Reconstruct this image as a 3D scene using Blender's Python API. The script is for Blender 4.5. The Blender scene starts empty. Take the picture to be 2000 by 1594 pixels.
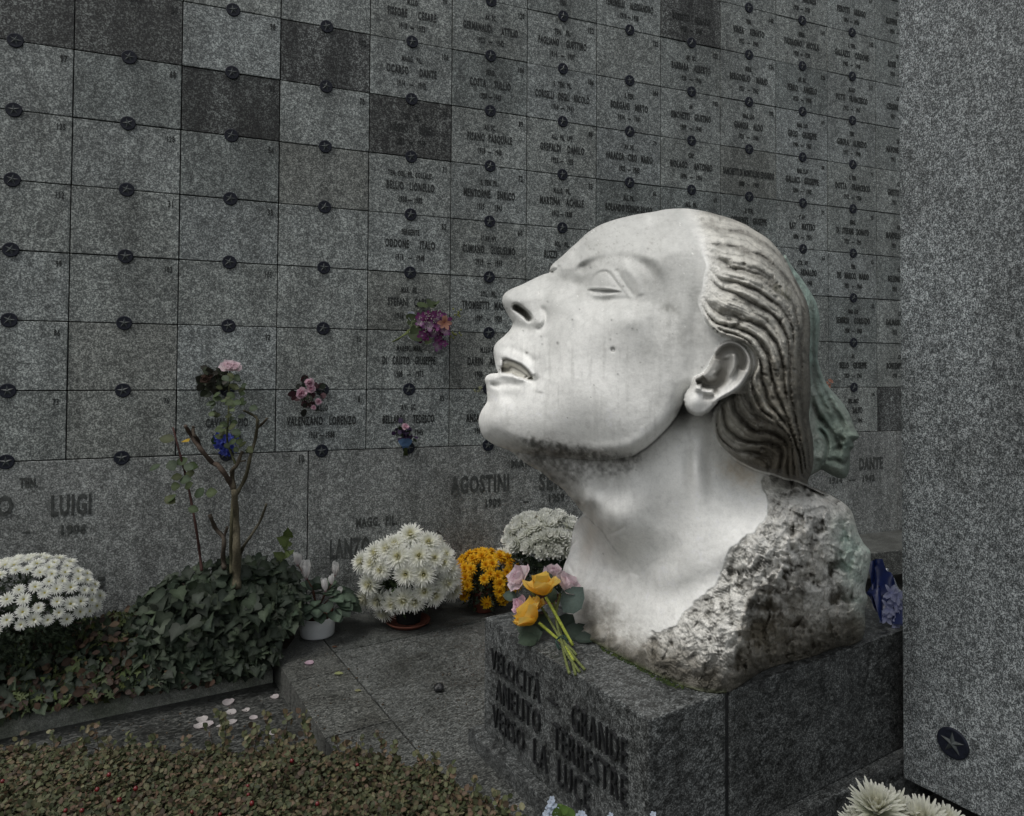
import bpy, bmesh, math, random
import numpy as np
from mathutils import Vector, Matrix, Quaternion
random.seed(7); RNG = np.random.default_rng(11)
sc = bpy.context.scene
col = sc.collection
R = math.radians
FPX, PPX, PPY = 1333.0, 1000.0, 694.0
PITCH, ROLL = 0.0225, 0.0059
CAM = np.array([0.0, 0.0, 1.62])

# ---------------------------------------------------------------- camera
_F = np.array([0, math.cos(PITCH), math.sin(PITCH)]); _U0 = np.array([0, -math.sin(PITCH), math.cos(PITCH)]); _R0 = np.array([1.0, 0, 0])
CR = math.cos(ROLL)*_R0 + math.sin(ROLL)*_U0
CU = -math.sin(ROLL)*_R0 + math.cos(ROLL)*_U0
cam_data = bpy.data.cameras.new('camera'); cam = bpy.data.objects.new('camera', cam_data); col.objects.link(cam)
cam_data.sensor_width = 36; cam_data.sensor_fit = 'HORIZONTAL'; cam_data.lens = 36*FPX/2000
cam_data.shift_y = (PPY-797)/2000; cam_data.clip_end = 400; cam_data.clip_start = 0.05
m = Matrix.Identity(4)
for i in range(3):
    m[i][0] = CR[i]; m[i][1] = CU[i]; m[i][2] = -_F[i]; m[i][3] = CAM[i]
cam.matrix_world = m
sc.camera = cam

# ---------------------------------------------------------------- world, sun, exposure
world = bpy.data.worlds.new('World'); sc.world = world; world.use_nodes = True
wt = world.node_tree; bg = wt.nodes['Background']
sky = wt.nodes.new('ShaderNodeTexSky'); sky.sky_type = 'NISHITA'; sky.sun_disc = False
SUN_EL, SUN_AZ = R(62), R(-50)
sky.sun_elevation = SUN_EL; sky.sun_rotation = SUN_AZ; sky.air_density = 1.6; sky.dust_density = 4.0; sky.ozone_density = 1.0
hs = wt.nodes.new('ShaderNodeHueSaturation'); hs.inputs['Saturation'].default_value = 0.22   # overcast: a nearly grey sky
wt.links.new(sky.outputs[0], hs.inputs['Color']); wt.links.new(hs.outputs[0], bg.inputs[0]); bg.inputs[1].default_value = 0.13
sun_d = bpy.data.lights.new('sun', 'SUN'); sun_d.energy = 1.1; sun_d.angle = R(25); sun_d.color = (1.0, 0.97, 0.92)
sun = bpy.data.objects.new('sun', sun_d); col.objects.link(sun)
sv = Vector((math.sin(SUN_AZ)*math.cos(SUN_EL), math.cos(SUN_AZ)*math.cos(SUN_EL)*-1, math.sin(SUN_EL)))   # from the camera's left, high
sky.sun_rotation = math.atan2(sv.x, sv.y)
sun.rotation_euler = (-sv).to_track_quat('-Z', 'Y').to_euler()
sc.view_settings.view_transform = 'Standard'; sc.view_settings.look = 'None'; sc.view_settings.exposure = 0.0; sc.view_settings.gamma = 1

# ---------------------------------------------------------------- pixel measuring helpers (all return real world points)
def ray(px, py):
    px = np.asarray(px, float); py = np.asarray(py, float)
    return _F*FPX + CR*(px-PPX)[..., None] - CU*(py-PPY)[..., None]
def atY(px, py, Y):
    d = ray(px, py); return CAM + d*(Y/d[..., 1])[..., None]
def atZ(px, py, z):
    d = ray(px, py); return CAM + d*((z-CAM[2])/d[..., 2])[..., None]
AL = R(20.73); WU = np.array([math.cos(AL), math.sin(AL), 0]); WN = np.array([math.sin(AL), -math.cos(AL), 0])
W0 = np.array([-.1677, 4.8771, CAM[2]-.1306]); CW, CH = .5734, .4
def at_wall(px, py, off=0.0):
    d = ray(px, py); p0 = W0+WN*off
    t = ((p0-CAM)@WN)/(d@WN); return CAM + d*t[..., None]

# ---------------------------------------------------------------- object helpers
def tag(o, label=None, cat=None, group=None, kind=None):
    if label: o['label'] = label
    if cat: o['category'] = cat
    if group: o['group'] = group
    if kind: o['kind'] = kind
    return o
def empty(name, loc, label, cat, group=None):
    o = bpy.data.objects.new(name, None); col.objects.link(o); o.location = Vector(loc); o.empty_display_size = .1
    return tag(o, label, cat, group)
def mesh_np(name, V, F, cols=None, smooth=True):
    V = np.asarray(V, np.float32)
    me = bpy.data.meshes.new(name)
    if isinstance(F, np.ndarray):
        k = F.shape[1]; n = len(F)
        me.vertices.add(len(V)); me.vertices.foreach_set('co', V.ravel())
        me.loops.add(n*k); me.loops.foreach_set('vertex_index', F.ravel().astype(np.int32))
        me.polygons.add(n); me.polygons.foreach_set('loop_start', np.arange(0, n*k, k, dtype=np.int32))
        me.update(calc_edges=True)
    else:
        me.from_pydata([tuple(map(float, v)) for v in V], [], F)
    if cols is not None:
        c = np.ones((len(V), 4), np.float32); c[:, :np.asarray(cols).shape[-1]] = cols
        a = me.color_attributes.new('Col', 'FLOAT_COLOR', 'POINT'); a.data.foreach_set('color', c.ravel())
    me.polygons.foreach_set('use_smooth', np.full(len(me.polygons), smooth)); me.validate(); me.update()
    return me
def obj(name, me, mat=None, parent=None, loc=None):
    o = bpy.data.objects.new(name, me); col.objects.link(o)
    if mat is not None and len(me.materials) == 0: me.materials.append(mat)
    if parent is not None: o.parent = parent
    if loc is not None: o.location = Vector(loc)
    return o
def part(name, V, F, mat, root, cols=None, smooth=True):
    """V in world coordinates; root is an unrotated Empty"""
    V = np.asarray(V, float) - np.array(root.location)
    return obj(name, mesh_np(name, V, F, cols, smooth), mat, root)
class MB:
    """collects quads/tris with per-vertex colour"""
    def __init__(s): s.V = []; s.F = []; s.C = []; s.n = 0
    def add(s, V, F, c=(1, 1, 1)):
        V = np.asarray(V, float); s.V.append(V); s.F += [tuple(int(i)+s.n for i in f) for f in F]
        c = np.asarray(c, float); s.C.append(np.broadcast_to(c, (len(V), 3)).copy()); s.n += len(V)
    def tube(s, P, r, seg=7, c=(1, 1, 1)):
        P = np.asarray(P, float); r = np.broadcast_to(np.asarray(r, float), (len(P),)); rings = []
        up = np.array([0, 0, 1.]) if abs((P[-1]-P[0])[2]) < .9*np.linalg.norm(P[-1]-P[0]) else np.array([1., 0, 0])
        for i in range(len(P)):
            t = P[min(i+1, len(P)-1)]-P[max(i-1, 0)]; t /= np.linalg.norm(t)+1e-9
            a = np.cross(t, up); a /= np.linalg.norm(a)+1e-9; b = np.cross(t, a)
            th = np.arange(seg)*2*math.pi/seg
            rings.append(P[i]+r[i]*(np.cos(th)[:, None]*a+np.sin(th)[:, None]*b))
        V = np.concatenate(rings); F = []
        for i in range(len(P)-1):
            for j in range(seg):
                k = (j+1) % seg; F.append((i*seg+j, i*seg+k, (i+1)*seg+k, (i+1)*seg+j))
        F.append(tuple(range(seg))[::-1]); F.append(tuple((len(P)-1)*seg+j for j in range(seg)))
        s.add(V, F, c)
    def lathe(s, prof, c0, seg=32, c=(1, 1, 1)):
        th = np.arange(seg)*2*math.pi/seg; V = []; F = []
        for r, z in prof: V.append(np.stack([c0[0]+r*np.cos(th), c0[1]+r*np.sin(th), np.full(seg, c0[2]+z)], 1))
        for i in range(len(prof)-1):
            for j in range(seg):
                k = (j+1) % seg; F.append((i*seg+j, i*seg+k, (i+1)*seg+k, (i+1)*seg+j))
        s.add(np.concatenate(V), F, c)
    def build(s, name, mat, root=None, smooth=True, origin=None):
        V = np.concatenate(s.V); C = np.concatenate(s.C)
        if root is not None: V = V-np.array(root.location)
        o0 = None
        if root is None and origin is not None: V = V-np.array(origin); o0 = origin
        return obj(name, mesh_np(name, V, s.F, C, smooth), mat, root, o0)
def box_mesh(c, ax, ay, az, hx, hy, hz, bev=0.0):
    """bevelled box with its own axes; returns V,F"""
    bm = bmesh.new(); bmesh.ops.create_cube(bm, size=2)
    for v in bm.verts: v.co = Vector((v.co.x*hx, v.co.y*hy, v.co.z*hz))
    if bev > 0: bmesh.ops.bevel(bm, geom=bm.edges[:], offset=bev, segments=2, affect='EDGES', profile=.6)
    V = np.array([v.co[:] for v in bm.verts]); bm.verts.index_update(); F = [tuple(v.index for v in f.verts) for f in bm.faces]; bm.free()
    A = np.stack([ax, ay, az]); return V@A+np.asarray(c), F
def prism(poly, z0, z1, bev=0.0):
    bm = bmesh.new(); vs = [bm.verts.new((p[0], p[1], z0)) for p in poly]; f = bm.faces.new(vs)
    r = bmesh.ops.extrude_face_region(bm, geom=[f])
    for g in r['geom']:
        if isinstance(g, bmesh.types.BMVert): g.co.z = z1
    bmesh.ops.recalc_face_normals(bm, faces=bm.faces[:])
    if bev > 0: bmesh.ops.bevel(bm, geom=bm.edges[:], offset=bev, segments=2, affect='EDGES', profile=.6)
    bm.verts.index_update(); V = np.array([v.co[:] for v in bm.verts]); F = [tuple(v.index for v in f.verts) for f in bm.faces]; bm.free()
    return V, F

# ---------------------------------------------------------------- materials
def new_mat(name):
    m = bpy.data.materials.new(name); m.use_nodes = True; nt = m.node_tree
    b = nt.nodes['Principled BSDF']; return m, nt, b
def N(nt, t, **k):
    n = nt.nodes.new(t)
    for a, v in k.items():
        if a in n.inputs.keys() if hasattr(n.inputs, 'keys') else False: n.inputs[a].default_value = v
        else:
            try: setattr(n, a, v)
            except Exception: n.inputs[a].default_value = v
    return n
def ramp(nt, fac, stops, interp='LINEAR'):
    r = nt.nodes.new('ShaderNodeValToRGB'); r.color_ramp.interpolation = interp
    e = r.color_ramp.elements
    while len(e) < len(stops): e.new(.5)
    for i, (p, c) in enumerate(stops):
        e[i].position = p; e[i].color = (c, c, c, 1) if isinstance(c, (int, float)) else (*c, 1)
    nt.links.new(fac, r.inputs[0]); return r.outputs[0]
def mixc(nt, fac, a, b, mode='MIX'):
    n = nt.nodes.new('ShaderNodeMix'); n.data_type = 'RGBA'; n.blend_type = mode
    for s, v in ((0, fac), (6, a), (7, b)):
        if hasattr(v, 'links'): nt.links.new(v, n.inputs[s])
        else: n.inputs[s].default_value = (v if s == 0 else (*v, 1))
    return n.outputs[2]
def noise(nt, vec, scale, detail=4, rough=.55, dist=0):
    n = nt.nodes.new('ShaderNodeTexNoise'); n.inputs['Scale'].default_value = scale; n.inputs['Detail'].default_value = detail
    n.inputs['Roughness'].default_value = rough; n.inputs['Distortion'].default_value = dist
    nt.links.new(vec, n.inputs['Vector']); return n.outputs[0]
def mapping(nt, vec, scale=(1, 1, 1), rot=(0, 0, 0), loc=(0, 0, 0)):
    n = nt.nodes.new('ShaderNodeMapping'); n.inputs['Scale'].default_value = scale; n.inputs['Rotation'].default_value = rot; n.inputs['Location'].default_value = loc
    nt.links.new(vec, n.inputs['Vector']); return n.outputs[0]
def voro(nt, vec, scale, feature='F1'):
    n = nt.nodes.new('ShaderNodeTexVoronoi'); n.feature = feature; n.inputs['Scale'].default_value = scale
    nt.links.new(vec, n.inputs['Vector']); return n
def bump(nt, h, strength, dist=.01):
    b = nt.nodes.new('ShaderNodeBump'); b.inputs['Strength'].default_value = strength; b.inputs['Distance'].default_value = dist
    nt.links.new(h, b.inputs['Height']); return b.outputs[0]
def pos(nt): return nt.nodes.new('ShaderNodeNewGeometry').outputs['Position']

def NCOL(nt, vec, scale):
    n = nt.nodes.new('ShaderNodeTexNoise'); n.inputs['Scale'].default_value = scale; nt.links.new(vec, n.inputs['Vector']); return n.outputs['Color']
def granite(name, dark, mid, light, grain=1.0, stretch=(1, 1, 1), rot=(0, 0, 0), stain=.5, tint_var=.25, rough=.55, flake=.5, stain_col=(.35, .34, .32), obj_var=True, wet=0.0, patch=.25, drip=0.0):
    m, nt, b = new_mat(name); P = mapping(nt, mapping(nt, pos(nt), (1, 1, 1), rot), stretch)
    n1 = noise(nt, P, 105*grain, 2, .6); n2 = noise(nt, P, 42*grain, 2, .6, .8)
    mixn = nt.nodes.new('ShaderNodeMath'); mixn.operation = 'MULTIPLY_ADD'; nt.links.new(n1, mixn.inputs[0]); mixn.inputs[1].default_value = .62
    sc2 = nt.nodes.new('ShaderNodeMath'); sc2.operation = 'MULTIPLY'; nt.links.new(n2, sc2.inputs[0]); sc2.inputs[1].default_value = .38; nt.links.new(sc2.outputs[0], mixn.inputs[2])
    c = ramp(nt, mixn.outputs[0], [(.40, dark), (.50, mid), (.585, light), (.66, tuple(min(1, x*1.25) for x in light))])
    pt = ramp(nt, noise(nt, P, 15*grain, 3, .6, .5), [(.36, 1-patch), (.5, 1.0), (.64, 1+patch*.6)]); c = mixc(nt, 1.0, c, pt, 'MULTIPLY')
    v = voro(nt, mapping(nt, mixc(nt, .035, P, NCOL(nt, P, 14*grain)), (1, 1, 1.7), (.3, .6, .2)), 24*grain); v.inputs['Randomness'].default_value = 1
    fl = ramp(nt, v.outputs['Distance'], [(.0, 1.0), (.19, 1.0), (.26, 0.0)])
    sp_ = nt.nodes.new('ShaderNodeSeparateColor'); nt.links.new(v.outputs['Color'], sp_.inputs[0]); gate = ramp(nt, sp_.outputs[0], [(.62, 0.0), (.66, .6), (1, 1.0)])
    g2 = nt.nodes.new('ShaderNodeMath'); g2.operation = 'MULTIPLY'; nt.links.new(fl, g2.inputs[0]); nt.links.new(gate, g2.inputs[1])
    g3 = nt.nodes.new('ShaderNodeMath'); g3.operation = 'MULTIPLY'; nt.links.new(g2.outputs[0], g3.inputs[0]); g3.inputs[1].default_value = flake
    c = mixc(nt, g3.outputs[0], c, tuple(min(1, x*1.35) for x in light))
    st = ramp(nt, noise(nt, mapping(nt, pos(nt), (1, 1, .55)), 2.6, 6, .62, .4), [(.44, 0.0), (.68, stain)])
    c = mixc(nt, st, c, stain_col, 'MULTIPLY')
    if drip: c = mixc(nt, 1.0, c, ramp(nt, noise(nt, mapping(nt, pos(nt), (7, 7, .9)), 1.0, 4, .6), [(.38, 1-drip*.7), (.52, 1.0), (.68, 1+drip*.5)]), 'MULTIPLY')
    if obj_var:
        oi = nt.nodes.new('ShaderNodeObjectInfo')
        c = mixc(nt, tint_var, c, ramp(nt, oi.outputs['Random'], [(0, (.55, .57, .56)), (.35, (.9, .9, .9)), (.6, (1.08, 1.05, .98)), (1, (1.25, 1.27, 1.25))]), 'MULTIPLY') if False else mixc(nt, 1.0, c, ramp(nt, oi.outputs['Random'], [(0, (1-tint_var, 1-tint_var*.95, 1-tint_var)), (.5, (1, .985, .95)), (1, (1, 1, 1))]), 'MULTIPLY')
    nt.links.new(c, b.inputs['Base Color'])
    rr = ramp(nt, n2, [(.3, rough-.12), (.7, rough+.15)]); nt.links.new(rr, b.inputs['Roughness'])
    nt.links.new(bump(nt, mixn.outputs[0], .35, .004), b.inputs['Normal'])
    b.inputs['Specular IOR Level'].default_value = .35+wet
    return m
M = {}
M['wall'] = granite('wall_granite', (.084, .094, .094), (.168, .185, .183), (.385, .415, .407), grain=1.2, stain=.45, flake=.9, tint_var=.26, drip=.25)
M['wall_dark'] = granite('wall_granite_stained', (.018, .019, .019), (.046, .048, .047), (.20, .215, .21), grain=1.15, stain=.8, flake=.9, stain_col=(.4, .39, .38), drip=.8)
M['wall_warm'] = granite('wall_granite_warm', (.074, .081, .078), (.150, .161, .155), (.33, .348, .335), grain=1.2, stain=.5, flake=.5, drip=.3)
M['wall_rough'] = granite('wall_granite_band', (.088, .094, .091), (.168, .177, .171), (.345, .36, .348), grain=1.2, stain=.45, flake=.9, obj_var=False, drip=.3)
M['pave'] = granite('paving_gneiss', (.020, .021, .020), (.062, .066, .063), (.17, .177, .169), grain=1.5, stretch=(.6, 1.25, 1), rot=(0, 0, R(-31)), stain=.85, flake=.15, rough=.45, wet=.15)
M['pave_low'] = granite('lower_paving_gneiss', (.012, .013, .013), (.030, .032, .031), (.10, .105, .10), grain=1.3, stretch=(.5, 1.3, 1), rot=(0, 0, R(-31)), stain=.7, flake=.15, rough=.4, wet=.15)
M['kerb'] = granite('kerb_concrete', (.13, .14, .122), (.20, .213, .19), (.27, .28, .255), grain=1.8, stain=.85, flake=.15, stain_col=(.35, .42, .25))
M['ped'] = granite('pedestal_gneiss', (.022, .024, .024), (.053, .057, .057), (.155, .163, .161), grain=2.3, stretch=(.65, 1.0, .9), rot=(0, 0, R(-31)), stain=.5, flake=.08, rough=.42, wet=.1, obj_var=False, patch=.6, drip=.2)
M['pillar'] = granite('pillar_granite', (.030, .035, .037), (.108, .120, .124), (.33, .355, .36), grain=2.2, stretch=(1, 1, .85), stain=.45, flake=.12, rough=.6, obj_var=False, patch=.35, drip=.2)
def simple(name, c, rough=.6, var=.15, scale=30, spec=.4, metal=0, bmp=.1):
    m, nt, b = new_mat(name)
    n = noise(nt, pos(nt), scale, 4)
    cc = mixc(nt, ramp(nt, n, [(.3, 0.0), (.7, 1.0)]), tuple(x*(1-var) for x in c), tuple(min(1, x*(1+var)) for x in c))
    nt.links.new(cc, b.inputs['Base Color']); b.inputs['Roughness'].default_value = rough; b.inputs['Specular IOR Level'].default_value = spec; b.inputs['Metallic'].default_value = metal
    if bmp: nt.links.new(bump(nt, n, bmp, .01), b.inputs['Normal'])
    return m
def vcol(name, rough=.6, trans=.25, spec=.3, nscale=120, nvar=.18, sheen=0):
    """vertex-coloured plant material with fine variation and some light through it"""
    m, nt, b = new_mat(name)
    a = nt.nodes.new('ShaderNodeAttribute'); a.attribute_name = 'Col'
    n = noise(nt, pos(nt), nscale, 3)
    c = mixc(nt, 1.0, a.outputs['Color'], ramp(nt, n, [(.3, 1-nvar), (.7, 1+nvar*.6)]), 'MULTIPLY')
    nt.links.new(c, b.inputs['Base Color']); b.inputs['Roughness'].default_value = rough; b.inputs['Specular IOR Level'].default_value = spec
    if trans > 0:
        t = nt.nodes.new('ShaderNodeBsdfTranslucent'); nt.links.new(c, t.inputs['Color'])
        mx = nt.nodes.new('ShaderNodeMixShader'); mx.inputs[0].default_value = trans
        nt.links.new(b.outputs[0], mx.inputs[1]); nt.links.new(t.outputs[0], mx.inputs[2]); nt.links.new(mx.outputs[0], nt.nodes['Material Output'].inputs['Surface'])
    return m
M['leaf'] = vcol('leaf'); M['petal'] = vcol('petal', .55, .5, .25, 60, .06); M['bark'] = vcol('bark', .8, 0, .2, 90, .35)
M['letter'] = simple('lettering_dark', (.020, .022, .021), .55, .3, 60, .3)
M['letter_ped'] = simple('pedestal_lettering', (.013, .014, .015), .45, .35, 140, .5, 0, .3)
M['letter_faint'] = simple('lettering_worn', (.055, .059, .056), .7, .5, 45, .2)
M['disc'] = simple('medallion_dark', (.008, .010, .018), .6, .4, 80, .25)
M['star'] = simple('medallion_star', (.035, .042, .043), .55, .35, 60, .5)
M['near_black'] = simple('joint_dark', (.008, .008, .008), .9, .3)
M['soil'] = simple('soil', (.020, .016, .012), .95, .4, 40, .2, 0, .5)
M['terra'] = simple('terracotta', (.16, .055, .035), .75, .3, 25)
M['terra_dark'] = simple('plastic_pot_brown', (.10, .030, .020), .5, .2, 25)
M['whitepot'] = simple('white_glazed_pot', (.62, .64, .65), .35, .08, 12, .5, 0, .02)
M['moss'] = simple('moss', (.02, .035, .008), .95, .6, 90, .1, 0, .9)
M['blue'] = simple('blue_ribbon', (.007, .015, .075), .35, .25, 25, .5, 0, .05)
M['paper'] = simple('cellophane', (.22, .25, .30), .25, .1, 20, .5)
# ================================================================= SETTING
EA = R(31.5); E1 = np.array([math.cos(EA), math.sin(EA), 0]); E2 = np.array([-math.sin(EA), math.cos(EA), 0]); Zv = np.array([0, 0, 1.])
LOW = -.135
# ground: one sheet to the horizon
g = 60.0; V = []; F = []
V = [(-g, -g, LOW), (g, -g, LOW), (g, g, LOW), (-g, g, LOW)]
tag(obj('ground', mesh_np('ground', V, [(0, 1, 2, 3)], smooth=False), M['pave_low']), kind='structure')
# terrace slabs (paving) : left edge runs along E2 through this point
TP = atZ(np.array(542.), np.array(1295.), 0.0)
def tl(a, b): return TP + E1*a + E2*b       # terrace coordinates
J1 = float((atZ(np.array(641.), np.array(1260.), 0.0)-TP)@E1)     # first joint
JB = float((atZ(np.array(800.), np.array(1243.), 0.0)-TP)@E2)     # back joint
def slab(a0, a1, b0, b1, z1=0.0, gap=.004):
    P = [tl(a0+gap, b0+gap), tl(a1-gap, b0+gap), tl(a1-gap, b1-gap), tl(a0+gap, b1-gap)]
    return prism([(p[0], p[1]) for p in P], LOW-.02, z1, .004)
tr = empty('paving', tl(0, 0)*np.array([1, 1, 0]), None, None); tr['kind'] = 'structure'
cells = [(0, J1, -2.6, -.9), (0, J1, -.9, JB-.25), (0, J1, JB-.25, 3.2), (J1, J1+1.1, -2.6, JB), (J1, J1+1.1, JB, JB+.62), (J1+1.1, 3.4, -1.6, JB), (J1+1.1, J1+2.2, JB, JB+.62), (J1+2.2, 3.4, JB, JB+.62),
         (J1, J1+1.4, JB+.62, 4.2), (J1+1.4, 3.4, JB+.62, 4.2)]
for a0, a1, b0, b1 in cells:
    V, F = slab(a0, a1, b0, b1, random.uniform(-.001, .001)); part('paving_slab', V, F, M['pave'], tr, smooth=False)
# planter kerb and bed
K0 = atZ(np.array(-420.), np.array(1532.), LOW); K1 = atZ(np.array(533.), np.array(1333.), LOW)
kd = (K1-K0); kl = np.linalg.norm(kd); kd /= kl; kn = np.array([-kd[1], kd[0], 0])
kb = []
n = 40
mb = MB()
prof = [(0, 0), (0.004, .5), (.012, 1), (.13, 1.02), (.14, 0)]
Vs = []; 
for i in range(n+1):
    t = i/n; hgt = .118*(1-t)+.078*t
    for d, hh in prof:
        p = K0+kd*(kl*t)+kn*(d+.006*math.sin(i*1.7)*(hh > .9))
        Vs.append((p[0], p[1], LOW-.01+hgt*hh+.003*math.sin(i*2.3)*(hh > .9)))
Fk = []
for i in range(n):
    for j in range(4): Fk.append((i*5+j, (i+1)*5+j, (i+1)*5+j+1, i*5+j+1))
tag(obj('kerb', mesh_np('kerb', Vs, Fk), M['kerb']), kind='structure')
def wallpt(u, z, off=0.0): return np.array([W0[0], W0[1], 0])+WU*u+WN*off+Zv*z
bp = [K0+kn*.1, K1+kn*.1, tl(-.02, .15), tl(-.02, 1.8), wallpt(-4.5, 0, -.05)]
V, F = prism([(p[0], p[1]) for p in bp], LOW-.05, -.03)
tag(obj('soil', mesh_np('soil', V, F, smooth=False), M['soil']), kind='structure')

# ================================================================= WALL OF BURIAL SLABS
wall = empty('memorial_wall', wallpt(0, 0), 'tall grey granite memorial wall of square slabs with star studs and dark inscriptions', 'wall')
U_MIN, U_MAX = -8*CW, 11.5*CW
# core of the wall (dark joints show it), leaving the slabs proud
V, F = box_mesh(wallpt((U_MIN+U_MAX)/2, 3.7, -.22), WU, -WN, Zv, (U_MAX-U_MIN)/2, .2, 3.74)
part('core', V, F, M['near_black'], wall, smooth=False)
def text2d(lines):
    """lines: (text, height, cx, cy, xscale, align) -> flat list of verts (x,y,z) and faces, extruded letters"""
    Vt, Ft, nn = [], [], 0
    for (t, h, cx, cy, xs, ex, bold) in lines:
        cu = bpy.data.curves.new('t', 'FONT'); cu.body = t; cu.size = h/.70; cu.extrude = ex; cu.offset = bold*h; cu.resolution_u = 2; cu.space_character = 1.16
        cu.align_x = 'CENTER'; cu.align_y = 'CENTER'
        o = bpy.data.objects.new('t', cu); col.objects.link(o)
        bpy.context.view_layer.update()
        me = o.to_mesh(); vv = np.array([v.co[:] for v in me.vertices]) if len(me.vertices) else np.zeros((0, 3))
        ff = [tuple(p.vertices) for p in me.polygons]
        if len(vv):
            mid = (vv[:, :2].max(0)+vv[:, :2].min(0))/2; vv[:, :2] -= mid
            vv[:, 0] *= xs; vv[:, 0] += cx; vv[:, 1] += cy
            Vt.append(vv); Ft += [tuple(i+nn for i in f) for f in ff]; nn += len(vv)
        o.to_mesh_clear(); bpy.data.objects.remove(o); bpy.data.curves.remove(cu)
    return np.concatenate(Vt), Ft
INS = {
(2, 6): ('', 'CAVALLI   PIO', '1914 — 1989'), (3, 6): ('M.LLO', 'VALENZANO   LORENZO', '1906 — 1988'),
(4, -1): ('M.LLO', 'FISSORE      CESARE', '1918  —  1973'), (4, 0): ('MAGG.  PIL.', 'OCARSO      DANTE', '1914   —   1942'), (4, 1): ('TEN.   PIL.', 'NEGRO      LUIGI', '1893   —   1939'),
(4, 2): ('TEN. COL. PIL. COLLAUD.', 'BELLIO   LIONELLO', '1938 — 1982'), (4, 3): ('SERGENTE', 'ODDONE      ITALO', '1916   —   1940'), (4, 4): ('MAR.  PIL.', 'STEFANI   CARLO', '1916   —   1941'),
(4, 5): ('MARESC. MAR.', 'DI   CRISTO   GIUSEPPE', '1908   —   1973'), (4, 6): ('AV.   SC.', 'BELLARDI     TEDESCO', '1898   —   1945'),
(5, -1): ('AV. SC.', 'GERMANAUDI      ATTILIO', '1922   —   1942'), (5, 0): ('SERG.', 'COSTA     TULLIO', '1920 — 1943'), (5, 1): ('AV. SC.', 'PISANO  PASQUALE', '1918  —  1940'),
(5, 2): ('S. TEN. PIL.', 'MENTORNE    ENRICO', '1915        1941'), (5, 3): ('1° AV. AV.', 'CUMIANO    GUGLIELMO', '1919   —   1943'), (5, 4): ('SOL.   PIL.', 'TROMBETTI   MASSIMO', '1909   —   1929'),
(5, 5): ('M.LLO PIL.', 'DARIN    ANGELO', '1908   —   1943'), (5, 6): ('T. PIL.', 'ANSALDI    CARLO', '1917   —   1941'),
(6, -2): ('', 'BERTOLI    MARIO', '1901'), (6, -1): ('TEN.    PIL.', 'PAGLIANO     GUETTIMO', '1914   —   1937'), (6, 0): ('S.  TEN.  PIL.', 'CORSELLI   DEGLI   NICOLÒ', '1918  —  1941'), (6, 1): ('ALL.  PIL.  UFF.', 'GREPALDI    DANILO', '1923  —  1953'),
(6, 2): ('M.LLO   PIL.', 'MARTINA    ACHILLE', '1912 — 1938'), (6, 3): ('SOL.   PIL.', 'BUZZI     CARLO', '1911   —   1937'),
(7, -2): ('', 'TEMENELLI    ALESSANDRO', '1918 — 1938'), (7, 0): ('S. TEN.', 'BORGANI    MIRTO', '1914   —   1941'), (7, 1): ('AV. SC.', 'VARACCA   CIRO   MARIO', '1922  —  1943'), (7, 2): ('ALL. PIL.', 'ROLANDO PERINO SILVIO', '1906   —   1934'),
(8, -2): ('', 'ROSSETTI    RENATO', '1923   —   1945'), (8, -1): ('AV.  SC.', 'BARBARA    ALBERTO', '1920   —   1946'), (8, 0): ('AV.', 'SIMONETTI    GIUSTINO', '1909   —   1940'), (8, 1): ('CAP.', 'BIOLAGO     ANTONIO', '1896   —   1936'), (8, 2): ('ALL.  PIL.', 'CORTE    MARIO', '1911'),
(9, -3): ('', 'RICCI    PAOLO', '1903  —  1935'), (9, -2): ('TEN.', 'VINEA     RENATO', '1913   —   1945'), (9, -1): ('SERG.', 'BERGOGLIO     MARIO', '1921   —   1942'), (9, 0): ('MAR. LLO', 'GANGIA    ALDO', '1921   —   1944'), (9, 1): ('', 'SANCHETTI DI MONTALDO EDOARDO', '1880   —   1949'), (9, 2): ('S. TEN.', 'CORRENTE    GIUSEPPE', '1898   —   1921'),
(10, -3): ('', 'GALLO    ANDREA', '1920  —  1935'), (10, -2): ('SERG.', 'PASSAGNO    NICOLA', '1920  —  1938'), (10, -1): ('AV. SC.', 'PERRO     ANGELO', '1923   —   1940'), (10, 0): ('MAR. LLO', 'GROSI    GIUSEPPE', '1904   —   1965'), (10, 1): ('MAR. LLO', 'GALLACI    GIUSEPPE', '1894   —   1942'), (10, 2): ('1° AV.', 'RAT     MATTEO', '1896   —   1971'), (10, 3): ('COL.  AV.', 'DIEP    ARNALDO', '1907   —   1944'),
(11, -3): ('', 'PEROTTI    ARRIGO', '1894  —  1936'), (11, -2): ('S. TEN.', 'GALLAZZI     ODDONE', '1903   —   1940'), (11, -1): ('M.LLO', 'POTTI    FRANCESCO', '1912   —   1941'), (11, 0): ('TEN.', 'GIROLA    ALFREDO', '1911   —   1940'), (11, 1): ('S. TEN.', 'DOTTA     FRANCESCO', '1912   —   1936'),
(11, 2): ('SERG.', 'DI   STEFANI   DONATO', '1921   —   1941'), (11, 3): ('TEN.', 'DE   MARCO   MARIO', '1921   —   1944'), (11, 4): ('MAR. LLO', 'SEMBRIA     CORRADO', '1930   —   1968'), (11, 5): ('AV.', 'BELLO    GIUSEPPE', '1921   —   1941'), (11, 6): ('SER...MOT.', 'DI    SALVO', '1908   —   1941'),
}
for r, nm in zip(range(-3, 6), ['RUFFINI', 'ROSSI', 'CERRINI', 'NAVONE', 'GIOTTO', 'MANDELLI', 'BELLONI', 'DALMASSO', 'BONTEMPI']): INS[(12, r)] = ('CAP.', nm+'     LUCA', '1911   —   1941')
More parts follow.
